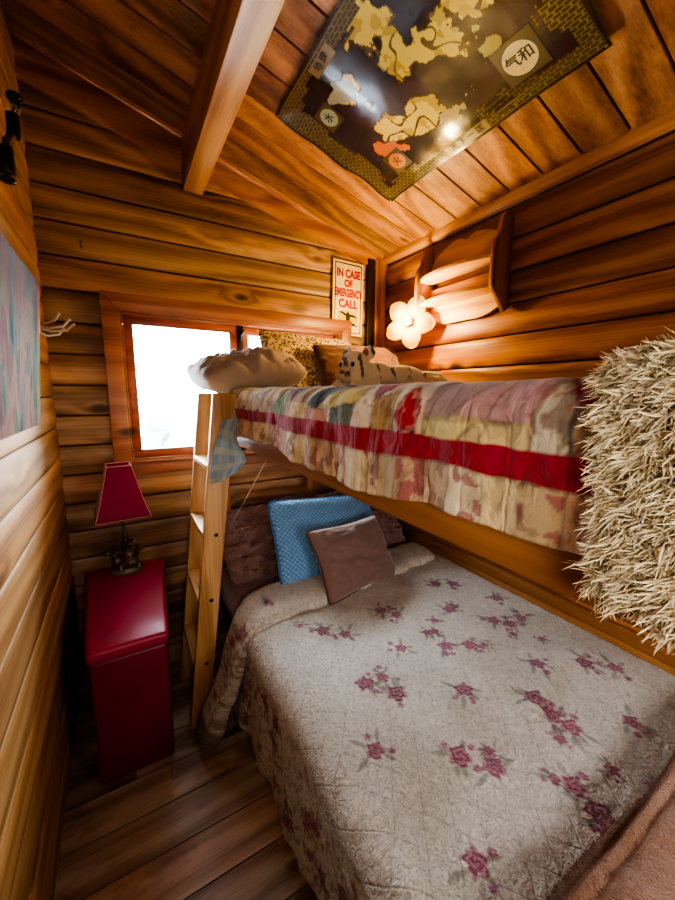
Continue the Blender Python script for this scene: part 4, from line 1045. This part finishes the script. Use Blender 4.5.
for k in range(26): mb.ell((xa+.014+(xb-xa-.028)*k/25, 1.5395, .556), (.0022, .0012, .0014), nu=6, nv=4)
o = obj('stitching', mb, M['shadetrim'], ot); o['kind'] = 'stuff'

lx, ly, lz = -.035, 2.20, .61
tl_ = thing('table_lamp', (lx, ly, lz), 'small table lamp with a crimson shade and dark bear figurine base', 'table lamp')
mb = MB().lathe([(.001, 0), (.075, 0), (.08, .008), (.078, .02), (.068, .030), (.001, .032)], (0, 0, 0), 28)
mb.v = [(lx+p[0]*1., ly+p[1]*.72, lz+p[2]) for p in mb.v]
obj('lamp_foot', mb, M['bronzelight'], tl_)
mb = MB()
L_ = lambda x, y, z: (lx+x, ly+y, lz+z)
mb.tube([L_(-.01, .01, .02), L_(-.005, .012, .10), L_(.005, .012, .2), L_(.0, .01, .245)], [.03, .02, .014, .008], 12)   # trunk
mb.tube([L_(-.01, .01, .07), L_(-.05, .0, .105), L_(-.085, -.005, .115)], [.014, .011, .006], 8)
mb.tube([L_(0, .01, .05), L_(.045, .01, .075), L_(.07, .0, .11)], [.014, .011, .006], 8)
for p in ((-.085, -.005, .118), (.07, 0, .115), (-.055, -.01, .13)): mb.ell(L_(*p), (.016, .012, .014), nu=10, nv=8)
# climbing bear
mb.ell(L_(.012, -.022, .095), (.036, .032, .046)); mb.ell(L_(.018, -.03, .062), (.04, .034, .03)); mb.ell(L_(.026, -.028, .158), (.028, .027, .027)); mb.ell(L_(.03, -.055, .150), (.014, .016, .012))
for s_ in (-1, 1):
    mb.ell(L_(.026+s_*.022, -.024, .184), (.010, .007, .011), nu=10, nv=8)
    mb.tube([L_(.012+s_*.03, -.02, .12), L_(s_*.045, -.035, .13), L_(s_*.032-.0, -.01, .155)], [.014, .012, .011], 8)
    mb.tube([L_(.015+s_*.028, -.03, .06), L_(.015+s_*.045, -.06, .05), L_(.015+s_*.042, -.066, .03)], [.018, .015, .013], 8)
# second cub on the left of the trunk
mb.ell(L_(-.045, -.015, .07), (.026, .024, .034)); mb.ell(L_(-.052, -.024, .112), (.02, .02, .02)); mb.ell(L_(-.055, -.042, .108), (.009, .011, .008))
for s_ in (-1, 1): mb.ell(L_(-.052+s_*.015, -.02, .130), (.007, .005, .008), nu=10, nv=8)
baked('figurine_base', mb, M['bronze'], tl_, .0035, 3)
obj('lamp_stem', MB().tube([L_(0, .01, .23), L_(0, .01, .40)], .006, 10), M['bronze'], tl_)
zb, zt_ = lz+.325, lz+.592; hb, ht = .122, .053; th = math.radians(4)
def sq(hh, z): return [(lx+hh*(a*math.cos(th)-b*math.sin(th)), ly+hh*(a*math.sin(th)+b*math.cos(th)), z) for a, b in ((-1, -1), (1, -1), (1, 1), (-1, 1))]
rows = []
for k in range(9):
    t = k/8; rows.append((hb+(ht-hb)*(t**.85), zb+(zt_-zb)*t))
mb = MB(); nseg = 10
for hh, z in rows:
    c4 = sq(hh, z)
    for e_ in range(4):
        for q in range(nseg):
            a_, b_ = Vector(c4[e_]), Vector(c4[(e_+1) % 4]); mb.v.append(tuple(a_.lerp(b_, q/nseg)))
n4 = 4*nseg
for i in range(8):
    for k in range(n4): mb.f.append((i*n4+k, i*n4+(k+1) % n4, (i+1)*n4+(k+1) % n4, (i+1)*n4+k))
so = obj('lamp_shade', mb, M['shade'], tl_, auto=40); md = so.modifiers.new('t', 'SOLIDIFY'); md.thickness = .003
obj('top_trim', MB().tube(sq(ht+.002, zt_), .0035, 6, True), M['shadetrim'], tl_)
obj('bottom_trim', MB().tube(sq(hb+.002, zb), .002, 6, True), M['shadetrim'], tl_)
for c_ in range(4): obj('shade_seam', MB().tube([Vector(sq(hh+.0015, z)[c_]) for hh, z in rows], .0022, 6), M['shadetrim'], tl_)
obj('shade_spider', MB().tube([sq(ht, zt_-.02)[0], sq(ht, zt_-.02)[2]], .0025, 6).tube([L_(0, .01, .40), L_(0, 0, .572)], .004, 8), M['bronze'], tl_)

# ------------------------------------------------------------------ left wall: painting, hooks, black fitting
pa = thing('canvas_painting', (-.25, 1.56, 1.45), 'abstract green and pink canvas painting on the left log wall', 'painting')
ang = math.radians(5.2)
def on_pa(y, h, t): return Vector((-.286+math.sin(ang)*h+t*math.cos(ang), y, 1.45+math.cos(ang)*h-math.sin(ang)*t))
pa.location = (-.286, 1.56, 1.45)
mb = MB().prism([(1.12, 0), (1.85, 0), (1.85, .535), (1.12, .535)], on_pa, -.015, .004, .002)
obj('stretcher', mb, M['canvas'], pa)
mb = MB().prism([(1.121, .001), (1.849, .001), (1.849, .534), (1.121, .534)], on_pa, .0042, .0055)
obj('painted_canvas', mb, M['painting'], pa, smooth=False)
hk = thing('coat_hook', (-.285, 2.03, 1.86), 'silver four pronged swivel hook on the left wall near the window', 'hook')
obj('back_plate', MB().box((-.304, 2.005, 1.80), (-.278, 2.055, 1.91), .005), M['hookmetal'], hk)
for dy, dz, dx in ((-.06, .035, .085), (-.02, .0, .115), (.03, -.02, .125), (.06, -.055, .085)):
    s0 = Vector((-.28, 2.03, 1.855+dz*.5))
    obj('prong', MB().tube([s0, s0+Vector((dx*.35, dy*.4, -.012)), s0+Vector((dx*.8, dy*.8, .0)), s0+Vector((dx, dy, .028))], [.006, .0055, .005, .005], 10).ell(s0+Vector((dx, dy, .028)), (.007, .007, .007), nu=10, nv=8), M['hookmetal'], hk)
nb = thing('coat_peg', (-.109, 2.39, 2.30), 'tiny pale metal peg on the back wall left of the window', 'peg')
obj('peg', MB().tube([(-.109, 2.395, 2.325), (-.109, 2.34, 2.315), (-.109, 2.335, 2.29), (-.109, 2.33, 2.285)], [.007, .007, .007, .005], 10), M['hookmetal'], nb)
# black fitting high on the left wall
bf = thing('clamp_fitting', (-.285, 1.6, 2.2), 'black and chrome clamp fitting high on the left log wall', 'clamp')
def pxp(px, py, y): return Vector(ray_at_y(px, py, y))
yq = 1.72
P1, P2, P3, P4, P5 = pxp(14, 97, yq), pxp(13, 112, yq), pxp(14, 130, yq), pxp(7, 155, yq), pxp(8, 180, yq)
obj('knob', MB().ell(P1, (.022, .02, .016)).ell(P1+Vector((.004, 0, -.016)), (.018, .016, .008)), M['black'], bf)
obj('bolt', MB().tube([P1+Vector((0, 0, -.015)), P2, P3], .008, 10).ell(P2+Vector((.014, 0, .012)), (.008, .007, .006), nu=10, nv=8), M['chrome'], bf)
obj('sleeve', MB().tube([P3+Vector((0, 0, .045)), P3, P3+Vector((-.004, 0, -.02))], .019, 14), M['black'], bf)
obj('arm', MB().tube([P3+Vector((-.004, 0, -.015)), (P3+P4)/2+Vector((-.008, 0, 0)), P4], [.012, .015, .014], 12), M['bronze'], bf)
obj('jaw', MB().box(P4+Vector((-.03, -.02, -.06)), P4+Vector((.018, .02, .025)), .008).ell(P5, (.024, .02, .012)), M['black'], bf)
obj('wall_mount', MB().tube([Vector((-.304, P4.y, P4.z)), P4], .014, 12).box((-.306, P4.y-.03, P4.z-.05), (-.292, P4.y+.03, P4.z+.05), .004), M['black'], bf)
obj('jaw_screw', MB().tube([P4+Vector((.004, 0, -.05)), P5+Vector((.012, 0, .004))], .008, 10), M['chrome'], bf)

# string from the upper rail to the lower pillow
s0, s1 = Vector(ray_at_y(266, 461, 1.56)), Vector(ray_at_y(233, 521, 1.98))
tag(obj('hanging_string', MB().tube([s0, s0.lerp(s1, .5)+Vector((0, 0, -.006)), s1], .0022, 6), M['cord']), 'thin pale string running from upper bunk rail to brown pillow', 'string')

# ------------------------------------------------------------------ light
w = bpy.data.worlds.new('sky'); sc.world = w; w.use_nodes = True
nt = w.node_tree; bg = nt.nodes['Background']; bg.inputs[0].default_value = (.80, .91, 1.0, 1); bg.inputs[1].default_value = 46.
def area(name, loc, rot, sx, sy, e, col, portal=False):
    l = bpy.data.lights.new(name, 'AREA'); l.shape = 'RECTANGLE'; l.size = sx; l.size_y = sy; l.energy = e; l.color = col
    o = bpy.data.objects.new(name, l); COL.objects.link(o); o.location = loc; o.rotation_euler = rot
    if portal: l.cycles.is_portal = True
    return o
area('window_portal', (.72, YB+.10, 1.6), (math.radians(-90), 0, 0), 1.4, .82, 1, (1, 1, 1), True)
lo_ = Vector((-.02, YR+.22, 1.62)); dq = (Vector((.6, .9, 1.42))-lo_).to_track_quat('-Z', 'Y').to_euler()
area('room_fill', lo_, dq, .4, .4, 2., (1., .94, .86)); bpy.data.lights['room_fill'].spread = math.radians(95)  # unseen fill added behind the camera, no fixture of the room
area('under_bunk_fill', (1.05, -.45, 1.05), (math.radians(86), 0, math.radians(-3)), .5, .2, 5.5, (1., .98, .95))  # unseen fill added past the bed foot to brighten the lower bunk
l = bpy.data.lights.new('flower_lamp_light', 'POINT'); l.energy = 17.; l.color = (1., .69, .27); l.shadow_soft_size = .03
o = bpy.data.objects.new('flower_lamp_light', l); COL.objects.link(o); o.location = LC+ln_*.135
sc.view_settings.view_transform = 'AgX'; sc.view_settings.look = 'AgX - High Contrast'; sc.view_settings.exposure = 0.72
